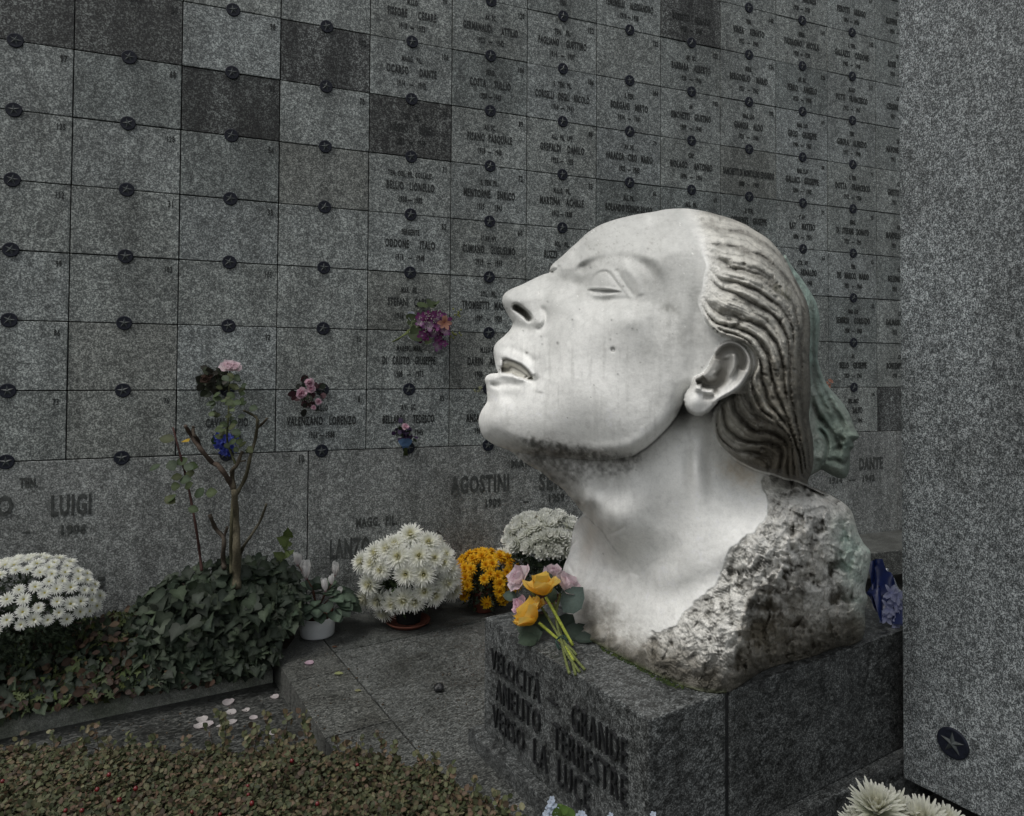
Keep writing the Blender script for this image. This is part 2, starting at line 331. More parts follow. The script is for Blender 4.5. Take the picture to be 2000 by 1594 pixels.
NUM = {(1, -1): '120', (2, -1): '101', (3, -1): '118', (1, 0): '84', (2, 0): '98', (1, 1): '68', (2, 1): '99', (2, 2): '54', (4, 0): '106', (4, 1): '91', (4, 2): '71', (4, 3): '52', (5, -1): '120', (5, 0): '106', (5, 1): '89', (5, 2): '72', (5, 3): '60', (6, -1): '122',
       (6, 0): '106', (6, 1): '88', (6, 2): '73', (7, -1): '122', (7, 0): '104', (8, -1): '123', (8, 0): '103', (9, -2): '140', (9, -1): '124', (9, 0): '102', (10, -2): '141', (10, -1): '126', (11, -2): '142', (0, 1): '97', (0, 0): '77', (3, 6): '8', (3, 1): '70', (3, 0): '102', (2, 3): '33', (1, 3): '31'}
DARKS = {(0, -1), (0, 0), (1, 0), (1, -1), (2, 1), (3, 0), (4, 1), (12, 6), (7, 7)}; DARKS -= {(0, 0)}
DARKS = {(0, 0), (1, 0), (2, 1), (3, 0), (4, 1), (12, 6), (8, -2)}
WARM = {(3, 2), (1, 6), (4, 4), (9, 1), (5, 5), (1, 5)}
hidden = set()
for c in range(7, 12):
    for r in range(3, 7):
        if c == 11: continue
        if c == 10 and r <= 3: continue
        hidden.add((c, r))
hidden -= {(8, 3), (7, 3)}
def wbox(u0, u1, z0, z1, off0, off1, bev=.003):
    return box_mesh(wallpt((u0+u1)/2, (z0+z1)/2, (off0+off1)/2), WU, -WN, Zv, (u1-u0)/2, (off1-off0)/2, (z1-z0)/2, bev)
ZL = lambda r: W0[2]+(6-r)*CH
rs = random.Random(3); restV = MB()
def place_text(lines, u0, z0, off):
    v, f = text2d(lines); P = wallpt(u0, z0, off)+v[:, :1]*WU+v[:, 1:2]*Zv+v[:, 2:3]*WN
    return P, f
for c in range(-3, 17):
    for r in range(-9, 7):
        uc = (c-5)*CW; g = .0022+rs.random()*.0015; pr = rs.uniform(-.004, .003)
        V, F = wbox(uc-CW/2+g, uc+CW/2-g, ZL(r+1)+g, ZL(r)-g, -.035, pr)
        vis = 0 <= c <= 12 and r >= (-1 if c < 5 else -2 if c < 9 else -3) and (c, r) not in hidden
        mt = M['wall_dark'] if (c, r) in DARKS else M['wall_warm'] if (c, r) in WARM else M['wall']
        if not vis: restV.add(V, F); continue
        s = part('slab', V, F, mt, wall, smooth=False)
        if (c, r) in DARKS: s['label'] = 'slab with dark damp stains'
        L = []
        if (c, r) in INS:
            a, b, d = INS[(c, r)]
            if a: L.append((a, .038, 0, .078, .44, .0025, .03))
            wn = len(b)
            L.append((b, .054, 0, -.004, (.44 if wn < 20 else .40 if wn < 26 else .34), .0025, .035))
            L.append((d, .040, 0, -.096, .46, .0025, .03))
        if (c, r) in NUM: L.append((NUM[(c, r)], .040, CW/2-.05, .135, .55, .0025, .03))
        elif rs.random() < .75 and c != 12: L.append((str(60+((7-r)*13+c*3) % 80), .036, CW/2-.055, .135, .55, .0015, .02))
        if L:
            P, f = place_text(L, uc, ZL(r)-CH/2, pr+.0012)
            me = mesh_np('lettering', P-np.array(wall.location), f, smooth=False)
            o = obj('lettering', me, M['letter'], s)
restV.build('outer_slabs', M['wall'], wall, smooth=False)['kind'] = 'stuff'
# bottom band of large slabs
zb1 = ZL(7)
uj = float((at_wall(np.array(601.), np.array(1000.))-W0)@WU); uj2 = float((at_wall(np.array(1752.), np.array(950.))-W0)@WU)
bands = [(U_MIN, uj), (uj, uj2), (uj2, U_MAX)]
def bandtext(t, px0, px1, py, hpx, xs_fit=True, bold=.05):
    a = at_wall(np.array(float(px0)), np.array(float(py))); b_ = at_wall(np.array(float(px1)), np.array(float(py)))
    uc = float(((a+b_)/2-W0)@WU); z = float((a[2]+b_[2])/2); wdt = float((b_-a)@WU); Y = (a[1]+b_[1])/2
    h = hpx*Y/FPX
    v, f = text2d([(t, h, 0, 0, 1, .003, bold)]); v[:, 0] *= wdt/(v[:, 0].max()-v[:, 0].min())
    P = wallpt(uc, z, .0015)+v[:, :1]*WU+v[:, 1:2]*Zv+v[:, 2:3]*WN
    return P, f
BT = [[('TEN.', 38, 74, 943, 18), ('ENRICO', -150, 26, 992, 38), ('LUIGI', 100, 178, 986, 38), ('1906', 120, 168, 1034, 18), ('—', 44, 58, 1040, 18), ('AUDE', 118, 204, 1146, 30)],
      [('MAGG.  PIL.', 695, 775, 1018, 17), ('LANZO     MARTINO     CARLETTO', 644, 864, 1064, 36)][:1] + [('LANZO', 644, 722, 1070, 36), ('ARTO', 790, 864, 1058, 36), ('AGOSTINI', 880, 994, 945, 32), ('SERGIO', 1052, 1150, 939, 30), ('1909', 948, 978, 982, 15), ('—', 1022, 1032, 980, 16), ('1959', 1072, 1102, 972, 15), ('MAR. PIL.', 998, 1075, 904, 15), ('10', 584, 594, 896, 15), ('DANTE', 1678, 1724, 905, 22), ('1914   —   1942', 1620, 1708, 936, 12)], []]
for (u0, u1), tx in zip(bands, BT):
    V, F = wbox(u0+.003, u1-.003, -.02, zb1-.003, -.035, 0.0); s = part('base_slab', V, F, M['wall_rough'], wall, smooth=False)
    if tx:
        mb = MB()
        for t in tx: P, f = bandtext(*t); mb.add(P, f)
        P = np.concatenate(mb.V)-np.array(wall.location)
        obj('lettering', mesh_np('lettering', P, mb.F, smooth=False), M['letter_faint'], s)
# star medallions on the joints
def medallion_meshes(rad, ax, ay, az):
    mb = MB(); prof = [(1, 0), (1, .07), (.97, .11), (.90, .13), (.80, .11), (.30, .10), (.02, .10)]
    seg = 40; th = np.arange(seg)*2*math.pi/seg; V = []; F = []
    for r_, z_ in prof: V.append(r_*rad*(np.cos(th)[:, None]*ax+np.sin(th)[:, None]*ay)+z_*rad*az)
    for i in range(len(prof)-1):
        for j in range(seg): k = (j+1) % seg; F.append((i*seg+j, i*seg+k, (i+1)*seg+k, (i+1)*seg+j))
    disc = mesh_np('medallion', np.concatenate(V), F); disc.materials.append(M['disc'])
    S = [az*rad*.30]; 
    for k in range(10):
        a = math.pi/2+k*math.pi/5; rr = rad*(.80 if k % 2 == 0 else .27)
        S.append(rr*(math.cos(a)*ax+math.sin(a)*ay)+az*rad*.105)
    star = mesh_np('star', np.array(S), [(0, 1+k, 1+(k+1) % 10) for k in range(10)], smooth=False); star.materials.append(M['star'])
    return disc, star
dm, sm = medallion_meshes(.042, WU, Zv, WN)
for c in range(0, 12):
    for r in range(-3, 8):
        if (c, r) in hidden and (c, r-1) in hidden: continue
        if r < (0 if c < 5 else -1 if c < 9 else -2) - (0 if c else 0): continue
        if r == 7 and c in (6, 7, 8, 9, 10, 11): continue
        if (c, r) in {(4, 5)}: continue
        p = wallpt((c-5)*CW, ZL(r), .004)
        o = obj('medallion', dm, None, wall, p-np.array(wall.location)); o.rotation_mode = 'QUATERNION'
        s = obj('star', sm, None, o)
        a = rs.uniform(-.35, .35); q = Quaternion(Vector(WN), a); s.rotation_mode = 'QUATERNION'; s.rotation_quaternion = q
# step along the wall's right end
V, F = box_mesh(wallpt(3.6, .09, .28), WU, -WN, Zv, 1.55, .26, .10, .008)
tag(obj('stone_step', mesh_np('stone_step', V-np.array(wallpt(3.6, 0, .28)), F, smooth=False), M['pave'], None, wallpt(3.6, 0, .28)), 'low dark stone step at the foot of the memorial wall behind the bust', 'step')

# ================================================================= PEDESTAL
PE = R(31.8); P1 = np.array([math.cos(PE), math.sin(PE), 0]); P2 = np.array([-math.sin(PE), math.cos(PE), 0])
PTOP = .55; PN = atZ(np.array(1267.), np.array(1407.), PTOP); PN[2] = 0
LW = float(np.linalg.norm((atZ(np.array(944.), np.array(1206.), PTOP)-atZ(np.array(1267.), np.array(1407.), PTOP))[:2]))
def pl(a, b, z=0): return PN+P1*a+P2*b+Zv*z
ped = empty('pedestal', pl(.8, LW/2), 'dark speckled gneiss block under the marble head, raised letters on its left face', 'pedestal')
for a0, a1 in ((0, .345), (.366, 1.56)):
    V, F = prism([pl(a0, 0)[:2], pl(a1, 0)[:2], pl(a1, LW)[:2], pl(a0, LW)[:2]], .07, PTOP, .006)
    part('block', V, F, M['ped'], ped, smooth=False)
V, F = prism([pl(.3452, .007)[:2], pl(.3658, .007)[:2], pl(.3658, LW-.01)[:2], pl(.3452, LW-.01)[:2]], .07, PTOP-.004); part('mortar_joint', V, F, M['letter_ped'], ped, smooth=False)
V, F = prism([pl(-.055, -.05)[:2], pl(1.62, -.05)[:2], pl(1.62, LW+.05)[:2], pl(-.055, LW+.045)[:2]], LOW-.02, .069, .008)
part('plinth', V, F, M['ped'], ped, smooth=False)
def pedtext(t, s0, s1, z0, z1):
    v, f = text2d([(t, z1-z0, 0, 0, 1, .0045, -.018)])
    v[:, 0] *= (s1-s0)/(v[:, 0].max()-v[:, 0].min()); v[:, 1] *= (z1-z0)/(v[:, 1].max()-v[:, 1].min())
    base = pl(0, LW)-P2*((s0+s1)/2)-P1*.008+Zv*(z0+z1)/2
    return base+v[:, :1]*(-P2)+v[:, 1:2]*Zv+v[:, 2:3]*(-P1), f
mb = MB()
for t in [('VELOCITÀ', .075, .44, .362, .470), ('–', .49, .55, .400, .406), ('GRANDE', .64, .93, .356, .450), ('ANELITO', .115, .44, .244, .334), ('TERRESTRE', .53, .93, .240, .332),
          ('VERSO', .09, .33, .126, .216), ('LA', .40, .49, .126, .216), ('LUCE', .56, .74, .126, .216)]:
    P, f = pedtext(*t); mb.add(P, f)
mb.build('lettering', M['letter_ped'], ped, smooth=False)
# ================================================================= PILLAR
PC = pl(1.585, 0); PCp = atY(np.array(1762.), np.array(1200.), 2.76)
px0, py0 = PCp[0], PCp[1]
pp = [np.array([px0, py0, 0]), np.array([px0, py0, 0])-P2*1.15, np.array([px0, py0, 0])-P2*1.15+P1*.8, np.array([px0, py0, 0])+P1*.8]
pil = empty('granite_pillar', (pp[0]+pp[2])/2, 'tall pale speckled granite pillar at the right with one star stud near its foot', 'pillar')
V, F = prism([p[:2] for p in pp], .005, 4.2, .006); part('shaft', V, F, M['pillar'], pil, smooth=False)
q = [pp[0]+P1*.08-P2*.08, pp[1]+P1*.08+P2*.08, pp[2]-P1*.08+P2*.08, pp[3]-P1*.08-P2*.08]
V, F = prism([p[:2] for p in q], LOW-.02, .004); part('base', V, F, M['near_black'], pil, smooth=False)  # near-black colour paints in the shaded gap under the shaft
d = ray(np.array(1862.), np.array(1451.)); t_ = ((pp[0]-CAM)@P1)/(d@P1); mp = CAM+d*t_
dm2, sm2 = medallion_meshes(.056, -P2, Zv, -P1)
o = obj('medallion', dm2, None, pil, mp-P1*.002-np.array(pil.location)); obj('star', sm2, None, o)
# ================================================================= MARBLE BUST (sculpted surface)
HAZ = math.atan2(330, FPX); HN = np.array([math.sin(HAZ), math.cos(HAZ), 0.])   # depth axis of the bust
def at_q(px, py, q):
    d = ray(px, py); return CAM + d*(q/(d@HN))[..., None]
def q_contact(px, py): return float(atZ(np.array(float(px)), np.array(float(py)), PTOP)@HN)
class Lattice:
    def __init__(s, seed): s.g = np.random.default_rng(seed).uniform(-1, 1, (256, 256))
    def __call__(s, x, y):
        xi = np.floor(x).astype(int); yi = np.floor(y).astype(int); fx = x-xi; fy = y-yi
        fx = fx*fx*fx*(fx*(fx*6-15)+10); fy = fy*fy*fy*(fy*(fy*6-15)+10); g = s.g
        a = g[xi % 256, yi % 256]; b = g[(xi+1) % 256, yi % 256]; c = g[xi % 256, (yi+1) % 256]; d = g[(xi+1) % 256, (yi+1) % 256]
        return (a*(1-fx)+b*fx)*(1-fy)+(c*(1-fx)+d*fx)*fy
LT = [Lattice(i) for i in range(8)]
def fbm(x, y, s, o=4, seed=0, rough=.5, sx=1, sy=1):
    r = 0; a = 1; t = 0
    for i in range(o):
        r = r+a*LT[(seed+i) % 8](x/s/sx*2**i+17.3*seed, y/s/sy*2**i+9.1*seed); t += a; a *= rough
    return r/t
def cell(x, y, s, seed=0):
    """worley distance: returns F1, F2 in cells"""
    rng = np.random.default_rng(seed); J = rng.uniform(.1, .9, (64, 64, 2)); xs = x/s; ys = y/s; xi = np.floor(xs).astype(int); yi = np.floor(ys).astype(int)
    f1 = np.full(x.shape, 9.); f2 = np.full(x.shape, 9.)
    for dx in (-1, 0, 1):
        for dy in (-1, 0, 1):
            cx = xi+dx; cy = yi+dy; p = J[cx % 64, cy % 64]; d = np.hypot(cx+p[..., 0]-xs, cy+p[..., 1]-ys)
            f2 = np.minimum(f2, np.maximum(f1, d)); f1 = np.minimum(f1, d)
    return f1, f2
def facets(x, y, s, seed=0, tilt=1.0):
    """chips: every cell is a small tilted plane"""
    rng = np.random.default_rng(seed); J = rng.uniform(.05, .95, (64, 64, 2)); G_ = rng.normal(0, tilt, (64, 64, 3)); xs = x/s; ys = y/s; xi = np.floor(xs).astype(int); yi = np.floor(ys).astype(int)
    best = np.full(x.shape, 9.); h = np.zeros(x.shape)
    for dx in (-1, 0, 1):
        for dy in (-1, 0, 1):
            cx = xi+dx; cy = yi+dy; p = J[cx % 64, cy % 64]; ux = xs-cx-p[..., 0]; uy = ys-cy-p[..., 1]; d = np.hypot(ux, uy); g = G_[cx % 64, cy % 64]
            m2 = d < best; best = np.where(m2, d, best); h = np.where(m2, g[..., 0]*ux+g[..., 1]*uy+g[..., 2]*.35, h)
    return h
def seg_dist(X, Y, P, closed=False):
    P = np.asarray(P, float); best = np.full(X.shape, 1e9); tt = np.zeros(X.shape); n = len(P); m_ = n if closed else n-1
    for i in range(m_):
        a = P[i]; b = P[(i+1) % n]; ab = b-a; L = ab@ab+1e-9
        t = np.clip(((X-a[0])*ab[0]+(Y-a[1])*ab[1])/L, 0, 1); d = (X-a[0]-t*ab[0])**2+(Y-a[1]-t*ab[1])**2
        m2 = d < best; best = np.where(m2, d, best); tt = np.where(m2, (i+t)/m_, tt)
    return np.sqrt(best), tt
def inside(X, Y, P):
    P = np.asarray(P, float); r = np.zeros(X.shape, bool); n = len(P)
    for i in range(n):
        x0, y0 = P[i]; x1, y1 = P[(i+1) % n]
        if y0 == y1: continue
        c = ((y0 > Y) != (y1 > Y)) & (X < (x1-x0)*(Y-y0)/(y1-y0)+x0); r ^= c
    return r
def smooth_poly(P, k=4, closed=True):
    """Catmull-Rom through the points"""
    P = np.asarray(P, float); n = len(P); o = []
    for i in range(n if closed else n-1):
        p0, p1, p2, p3 = (P[(i-1) % n], P[i], P[(i+1) % n], P[(i+2) % n]) if closed else (P[max(i-1, 0)], P[i], P[i+1], P[min(i+2, n-1)])
        for j in range(k):
            t = j/k; o.append(.5*((2*p1)+(-p0+p2)*t+(2*p0-5*p1+4*p2-p3)*t*t+(-p0+3*p1-3*p2+p3)*t**3))
    if not closed: o.append(P[-1])
    return np.array(o)
def tps(pts, X, Y, s=200.):
    p = np.array([(a, b) for a, b, *_ in pts], float)/s; v = np.array([c[2] for c in pts], float); n = len(p)
    U = lambda r: np.where(r > 1e-9, r*r*np.log(r+1e-12), 0)
    K = U(np.hypot(p[:, None, 0]-p[None, :, 0], p[:, None, 1]-p[None, :, 1]))+np.eye(n)*.004
    A = np.zeros((n+3, n+3)); A[:n, :n] = K; A[:n, n] = 1; A[:n, n+1:] = p; A[n, :n] = 1; A[n+1:, :n] = p.T
    w = np.linalg.solve(A, np.concatenate([v, [0, 0, 0]])); r = w[n]+w[n+1]*X/s+w[n+2]*Y/s
    for i in range(n): r = r+w[i]*U(np.hypot(X/s-p[i, 0], Y/s-p[i, 1]))
    return r
def rnd(e, Rr): return np.sqrt(np.clip(1-(1-np.clip(e/Rr, 0, 1))**2, 0, 1))
def sstep0(a, b, x): return np.clip((x-a)/(b-a), 0, 1)
def sstep(a, b, x): t = np.clip((x-a)/(b-a), 0, 1); return t*t*(3-2*t)

# silhouette: x, y, rounding radius (px), mid-plane depth
K = 2.72
SIL = [(1334,407,90,K),(1300,409,110,K),(1281,413,120,K),(1255,417,120,K),(1233,421,120,K),(1201,429,110,K),(1171,440,100,K),(1147,455,90,K),(1131,470,80,K),(1113,486,60,K),(1097,501,45,K),(1085,511,26,K),(1077,519,14,K),(1073,530,9,K),
 (1079,531,12,K),(1060,536.5,34,K),(1040,545.6,40,K),(1020,555.6,40,K),(1000,563.7,38,K),(986,572.7,36,K),(981,584,36,K),(983,597,34,K),(990,611,26,K),(997,623,22,K),(1001.5,631,22,K),(997,643,28,K),(986,655,30,K),(973,666,28,K),(966,675,24,K),(964,687,22,K),(966,703,20,K),(969.5,720,14,K),
 (973,728,8,K),(967,729,10,K),(958,730,14,K),(950,734.5,18,K),(947,742,20,K),(949.5,752,22,K),(951,768,30,K),(951.5,783,32,K),(946,793,34,K),(939,805,38,K),(935,819,42,K),(936,833,44,K),(942,849,44,K),(953,861,44,K),(970,871,40,K),(994,880,36,K),
 (1010,891,40,K),(1030,907,46,K),(1056,921,50,K),(1077,939,52,K),(1100,956,50,K),(1118,976,40,K),(1132,994,20,2.8),(1138,1004,8,2.92),(1126,1018,10,2.97),(1118,1041,12,3.0),(1114,1071,12,3.0),(1108,1089,12,3.0),(1101,1107,10,3.0),(1098,1130,8,2.99),(1104,1170,6,2.98),(1108,1205,4,2.97),
 (1120,1228,3,0),(1140,1245,3,0),(1166,1259,3,0),(1200,1277,3,0),(1241,1299,3,0),(1281,1319,3,0),(1317,1334,3,0),(1351,1347,3,0),(1381,1353,3,0),(1408,1355,3,0),(1424,1352,3,0),(1436,1346,3,0),(1449,1338,3,0),(1480,1317,3,0),(1503,1306,3,0),(1530,1297,3,0),(1566,1289,3,0),(1602,1278,3,0),(1629,1267,3,0),(1665,1260,3,0),(1683,1250,3,0),
 (1690,1224,20,3.0),(1689,1192,24,3.0),(1695,1170,24,3.0),(1690,1150,26,3.0),(1697,1116,28,3.0),(1701,1080,28,3.0),(1687,1061,30,3.0),(1676,1040,30,2.98),(1665,1003,30,2.96),(1651,985,34,2.94),(1620,966,34,2.93),(1592,953,30,2.92),(1577,946,14,2.88),
 (1585,921,40,K),(1589,900,40,K),(1588,860,40,K),(1583,835,42,K),(1580,811,50,K),(1583,780,55,K),(1583,740,60,K),(1581,700,60,K),(1583,641,60,K),(1581,613,60,K),(1577,593,60,K),(1565,566,60,K),(1551,540,55,K),(1541,520,55,K),(1531,502,55,K),(1513,479,60,K),(1497,464,60,K),(1471,448,60,K),(1457,439,60,K),(1428,427,65,K),(1404,420,70,K),(1380,413.5,75,K),(1356,409,85,K)]
SIL = [(a, b, c, (q_contact(a, b) if d == 0 else d)) for a, b, c, d in SIL]
ST = 2.0
gx = np.arange(926, 1710, ST); gy = np.arange(398, 1364, ST); X, Y = np.meshgrid(gx, gy, indexing='ij')
SP = smooth_poly([(a, b) for a, b, *_ in SIL], 3)
SR = smooth_poly([(c, d) for *_, c, d in SIL], 3)
def outline_fields(X, Y, SP, SR):
    d, t = seg_dist(X, Y, SP, True); ins = inside(X, Y, SP); sd = np.where(ins, d, -d)
    i = np.clip((t*len(SP)), 0, len(SP)-1e-6); i0 = i.astype(int); f = i-i0
    Rv = SR[i0 % len(SR), 0]*(1-f)+SR[(i0+1) % len(SR), 0]*f; Qv = SR[i0 % len(SR), 1]*(1-f)+SR[(i0+1) % len(SR), 1]*f
    return sd, Rv, Qv
sd, _, _ = outline_fields(X, Y, SP, SR)
gX = np.gradient(sd, ST, axis=0); gY = np.gradient(sd, ST, axis=1); gl = np.hypot(gX, gY)+1e-6
near = (np.abs(sd) < ST*.72)
X = np.where(near, X-sd*gX/gl, X); Y = np.where(near, Y-sd*gY/gl, Y); sd = np.where(near, 0, sd)
# smooth R and mid-plane fields with inverse distance weights
def idw(pts, X, Y, p=3.0, eps=30.):
    W = 0; A = 0; B = 0
    for a, b, c, d in pts:
        w = 1/((X-a)**2+(Y-b)**2+eps)**(p/2*1.0); W = W+w; A = A+w*c; B = B+w*d
    return A/W, B/W
Rf, Qm = idw(SIL, X, Y, 3.4)
_sd, Rn, Qn = outline_fields(X, Y, SP, SR); wn_ = np.exp(-np.clip(sd, 0, 1e3)/14.)*sstep0(1190, 1230, Y); Rf = Rf*(1-wn_)+Rn*wn_; Qm = Qm*(1-wn_)+Qn*wn_
E = rnd(sd, np.maximum(Rf, 2))

PXM = .00206
# ---- head layer (thickness in px off the mid-plane)
HT = [(995,585,38),(1030,575,55),(1072,548,38),(1060,585,70),(1048,622,70),(1020,605,52),(1012,650,50),(1045,660,95),(985,695,58),(1012,692,84),(1041,741,112),(968,742,52),(1000,748,84),(975,775,76),(958,815,62),(1000,815,102),(1000,855,92),(960,850,60),
 (1075,700,135),(1100,640,146),(1100,740,166),(1100,820,160),(1100,866,138),(1085,590,108),(1170,620,178),(1230,620,202),(1160,700,186),(1200,740,202),(1200,840,190),(1180,880,165),(1250,860,192),(1290,800,208),(1300,740,214),(1250,700,208),
 (1110,550,84),(1130,560,100),(1152,568,122),(1182,560,142),(1230,575,174),(1255,600,194),(1112,512,80),(1170,495,122),(1240,498,166),(1290,540,194),(1120,492,70),(1160,462,95),(1200,450,115),(1260,440,140),(1230,470,148),(1320,430,165),(1300,480,190),(1340,560,214),(1340,640,219),(1350,720,214),(1340,780,205),
 (1400,480,196),(1450,560,224),(1500,560,200),(1400,620,224),(1540,600,180),(1450,700,224),(1530,700,205),(1565,700,170),(1500,800,205),(1540,860,185),(1440,820,190),(1450,440,150),(1480,900,150)]
TH = tps(HT, X, Y)
JAW = [(1000,560),(920,560),(920,860),(953,862),(970,871),(994,880),(1030,886),(1070,890),(1120,896),(1165,899),(1205,897),(1237,890),(1261,875),(1282,858),(1305,835),(1322,812),(1334,788),(1345,770),(1400,770),(1600,770),(1720,700),(1720,380),(1300,380),(1000,400)]
jd, jt = seg_dist(X, Y, JAW[2:18]); jin = inside(X, Y, JAW)
# sculpt strokes on the head, amplitudes in px towards the viewer
SC = np.zeros_like(X)
def stroke(pts, amp, wid, taper=.15, F=None, k=4, hard=False):
    global SC
    P = smooth_poly(pts, k, False); pad = wid*3.2
    bx = (X > P[:, 0].min()-pad) & (X < P[:, 0].max()+pad) & (Y > P[:, 1].min()-pad) & (Y < P[:, 1].max()+pad)
    d, t = seg_dist(X[bx], Y[bx], P); tp = np.clip(np.minimum(t, 1-t)/max(taper, 1e-3), 0, 1) if taper > 0 else 1.
    g_ = np.exp(-(d/wid)**2) if not hard else np.exp(-(d/wid)**4)
    T = SC if F is None else F; T[bx] += amp*g_*(tp*tp*(3-2*tp) if taper > 0 else 1.)
def blob(x, y, rx, ry, amp, ang=0, F=None, pw=2.):
    a = R(ang); dx = X-x; dy = Y-y; u = (dx*math.cos(a)+dy*math.sin(a))/rx; v = (-dx*math.sin(a)+dy*math.cos(a))/ry
    g_ = amp*np.exp(-(u*u+v*v)**(pw/2)); T = SC if F is None else F; T += g_
# brow and socket
stroke([(1104,506),(1122,503),(1143,497),(1171,492),(1201,488),(1231,490),(1257,498),(1279,512),(1290,530),(1296,552),(1296,580)], 7, 16, .25)
stroke([(1130,519),(1150,508),(1180,502),(1206,500),(1232,503),(1254,512),(1272,526),(1282,544),(1288,565)], -7, 12, .4)
blob(1141, 521, 15, 9, -17, -25); blob(1160, 511, 20, 8, -7, -15)
blob(1222, 545, 42, 34, 7); blob(1190, 590, 70, 9, -3)
blob(1128, 552, 20, 20, -7); stroke([(1090,522),(1086,526),(1079,528)], -14, 4, 0)
# eyelid
blob(1179, 556, 24, 23, 13); 
stroke([(1150,567),(1153,553),(1161,541),(1171,533),(1182,531),(1192,537),(1201,549),(1212,563),(1224,580),(1236,595)], -2.8, 3.2, .4)
stroke([(1146,562),(1151,545),(1162,533),(1176,526),(1190,527),(1202,538),(1213,553),(1226,571),(1238,586)], 1.6, 4.5, .3)
stroke([(1203,524),(1211,541),(1224,560),(1240,582)], -3.2, 5); stroke([(1215,520),(1240,545),(1252,580)], 3, 8)
stroke([(1149,562),(1165,562),(1185,563),(1213,568)], 2.6, 2.4, .1)
stroke([(1149,569),(1163,569.5),(1182,570),(1213,570.5)], -8, 3.2, .3)
stroke([(1148,574),(1160,577),(1178,578),(1196,575),(1212,571)], 2.6, 3.2, .3)
stroke([(1152,585),(1175,588),(1205,585),(1235,583)], -2.2, 5); stroke([(1180,600),(1215,598),(1245,600)], 1.5, 6)
# nose
blob(1001, 586, 20, 20, 7); blob(1040, 618, 22, 17, 9, 40); blob(1046, 630, 13, 12, 7)
stroke([(1056,597),(1064,608),(1067,622),(1063,634),(1054,641),(1046,640)], -11, 5.5, .2)
stroke([(1008,600),(1018,606),(1028,614),(1034,622)], -40, 6.5, .0, hard=True); blob(1021, 610, 17, 8, -14, 38)
stroke([(1002,598),(1012,598),(1026,606),(1036,616),(1042,626)], 5, 4); blob(1015, 640, 20, 10, -9, 10)
stroke([(1055,540),(1040,552),(1020,562)], 4, 10)
# mouth: lips, opening, teeth
OPEN = smooth_poly([(980,706),(982,701),(990,700),(1002,704),(1016,710),(1028,719),(1037,729),(1042,739),(1040,743),(1028,741),(1014,737),(1000,731),(984,729),(979,726)], 3)
od, _t = seg_dist(X, Y, OPEN, True); oin = inside(X, Y, OPEN); so = np.where(oin, od, -od)
SC += -32*sstep(-3.5, 7, so)
stroke([(982,718),(985,710),(994,707),(1006,711),(1018,718),(1029,728),(1036,738)], 22, 7, .05)
stroke([(998,729),(1006,725),(1016,729),(1026,737)], 12, 5, .05)
stroke([(968,686),(980,692),(994,694),(1010,699),(1025,708),(1036,720),(1045,735)], 5, 8, .25)
stroke([(966,676),(985,679),(1005,682),(1030,694),(1048,712)], -3.5, 7)
stroke([(952,738),(970,733),(990,734),(1010,738),(1030,745)], 7, 6.5, .2); stroke([(957,752),(968,753),(990,751),(1020,752)], -5, 6)
blob(966, 752, 8, 5, -10, 15); blob(1046, 744, 9, 8, -9); stroke([(1050,742),(1056,752),(1054,768)], 3, 7)
blob(985, 775, 22, 12, -5); blob(965, 818, 24, 28, 8); stroke([(950,800),(948,820),(950,845)], -2, 5)
stroke([(1062,650),(1076,680),(1078,710),(1066,740)], -3, 14); blob(1120, 690, 50, 60, 6)
# cheekbone, temple, jaw planes
blob(1225, 620, 50, 24, 6); blob(1290, 610, 26, 50, -6); blob(1330, 520, 40, 60, -3); blob(1240, 760, 80, 60, -5)
stroke([(1357,540),(1360,600),(1356,640),(1360,690),(1352,740)], -4, 13, .5)
stroke([(1020,862),(1090,876),(1170,882),(1235,872),(1290,835),(1325,785)], 6, 13); blob(1150, 780, 80, 50, 4)
blob(1197, 683, 4, 4, -5, 0)
# ---- ear
EO = smooth_poly([(1396,690),(1402,677),(1412,667),(1428,663),(1445,669),(1459,681),(1467,697),(1470,711),(1466,727),(1456,745),(1442,762),(1422,774),(1406,782),(1393,796),(1380,807),(1364,812),(1350,808),(1340,798),(1336,784),(1338,770),(1347,757),(1352,744),(1358,736),(1374,728),(1384,714),(1390,700)], 3)
ed, _t = seg_dist(X, Y, EO, True); ein = inside(X, Y, EO); es = np.where(ein, ed, -ed)
EAR = np.zeros_like(X)
stroke([(1398,694),(1404,680),(1416,672),(1430,670),(1444,676),(1456,688),(1462,702),(1461,718),(1454,735),(1444,750),(1428,763),(1410,774),(1392,790)], 13, 8, .06, EAR)
stroke([(1432,688),(1434,702),(1432,722),(1424,742),(1412,756),(1400,764)], 11, 5.5, .1, EAR)
stroke([(1404,704),(1408,690),(1420,681),(1434,680),(1447,690),(1452,706),(1448,724)], -20, 7, .05, EAR)
stroke([(1412,700),(1414,716),(1408,732)], -12, 9, .1, EAR)
stroke([(1402,724),(1410,738),(1400,750),(1384,754),(1370,750)], -26, 10, .1, EAR); stroke([(1360,748),(1368,745),(1378,738)], -22, 5, .1, EAR)
stroke([(1358,756),(1368,760),(1382,763),(1396,764)], 13, 6, .15, EAR); blob(1358, 784, 17, 20, 10, 0, EAR); stroke([(1392,768),(1402,762),(1416,750),(1434,730),(1446,712)], -8, 4, .1, EAR)
blob(1374, 716, 12, 14, 8, 0, EAR); stroke([(1372,774),(1384,776),(1396,772)], -6, 5, .2, EAR)
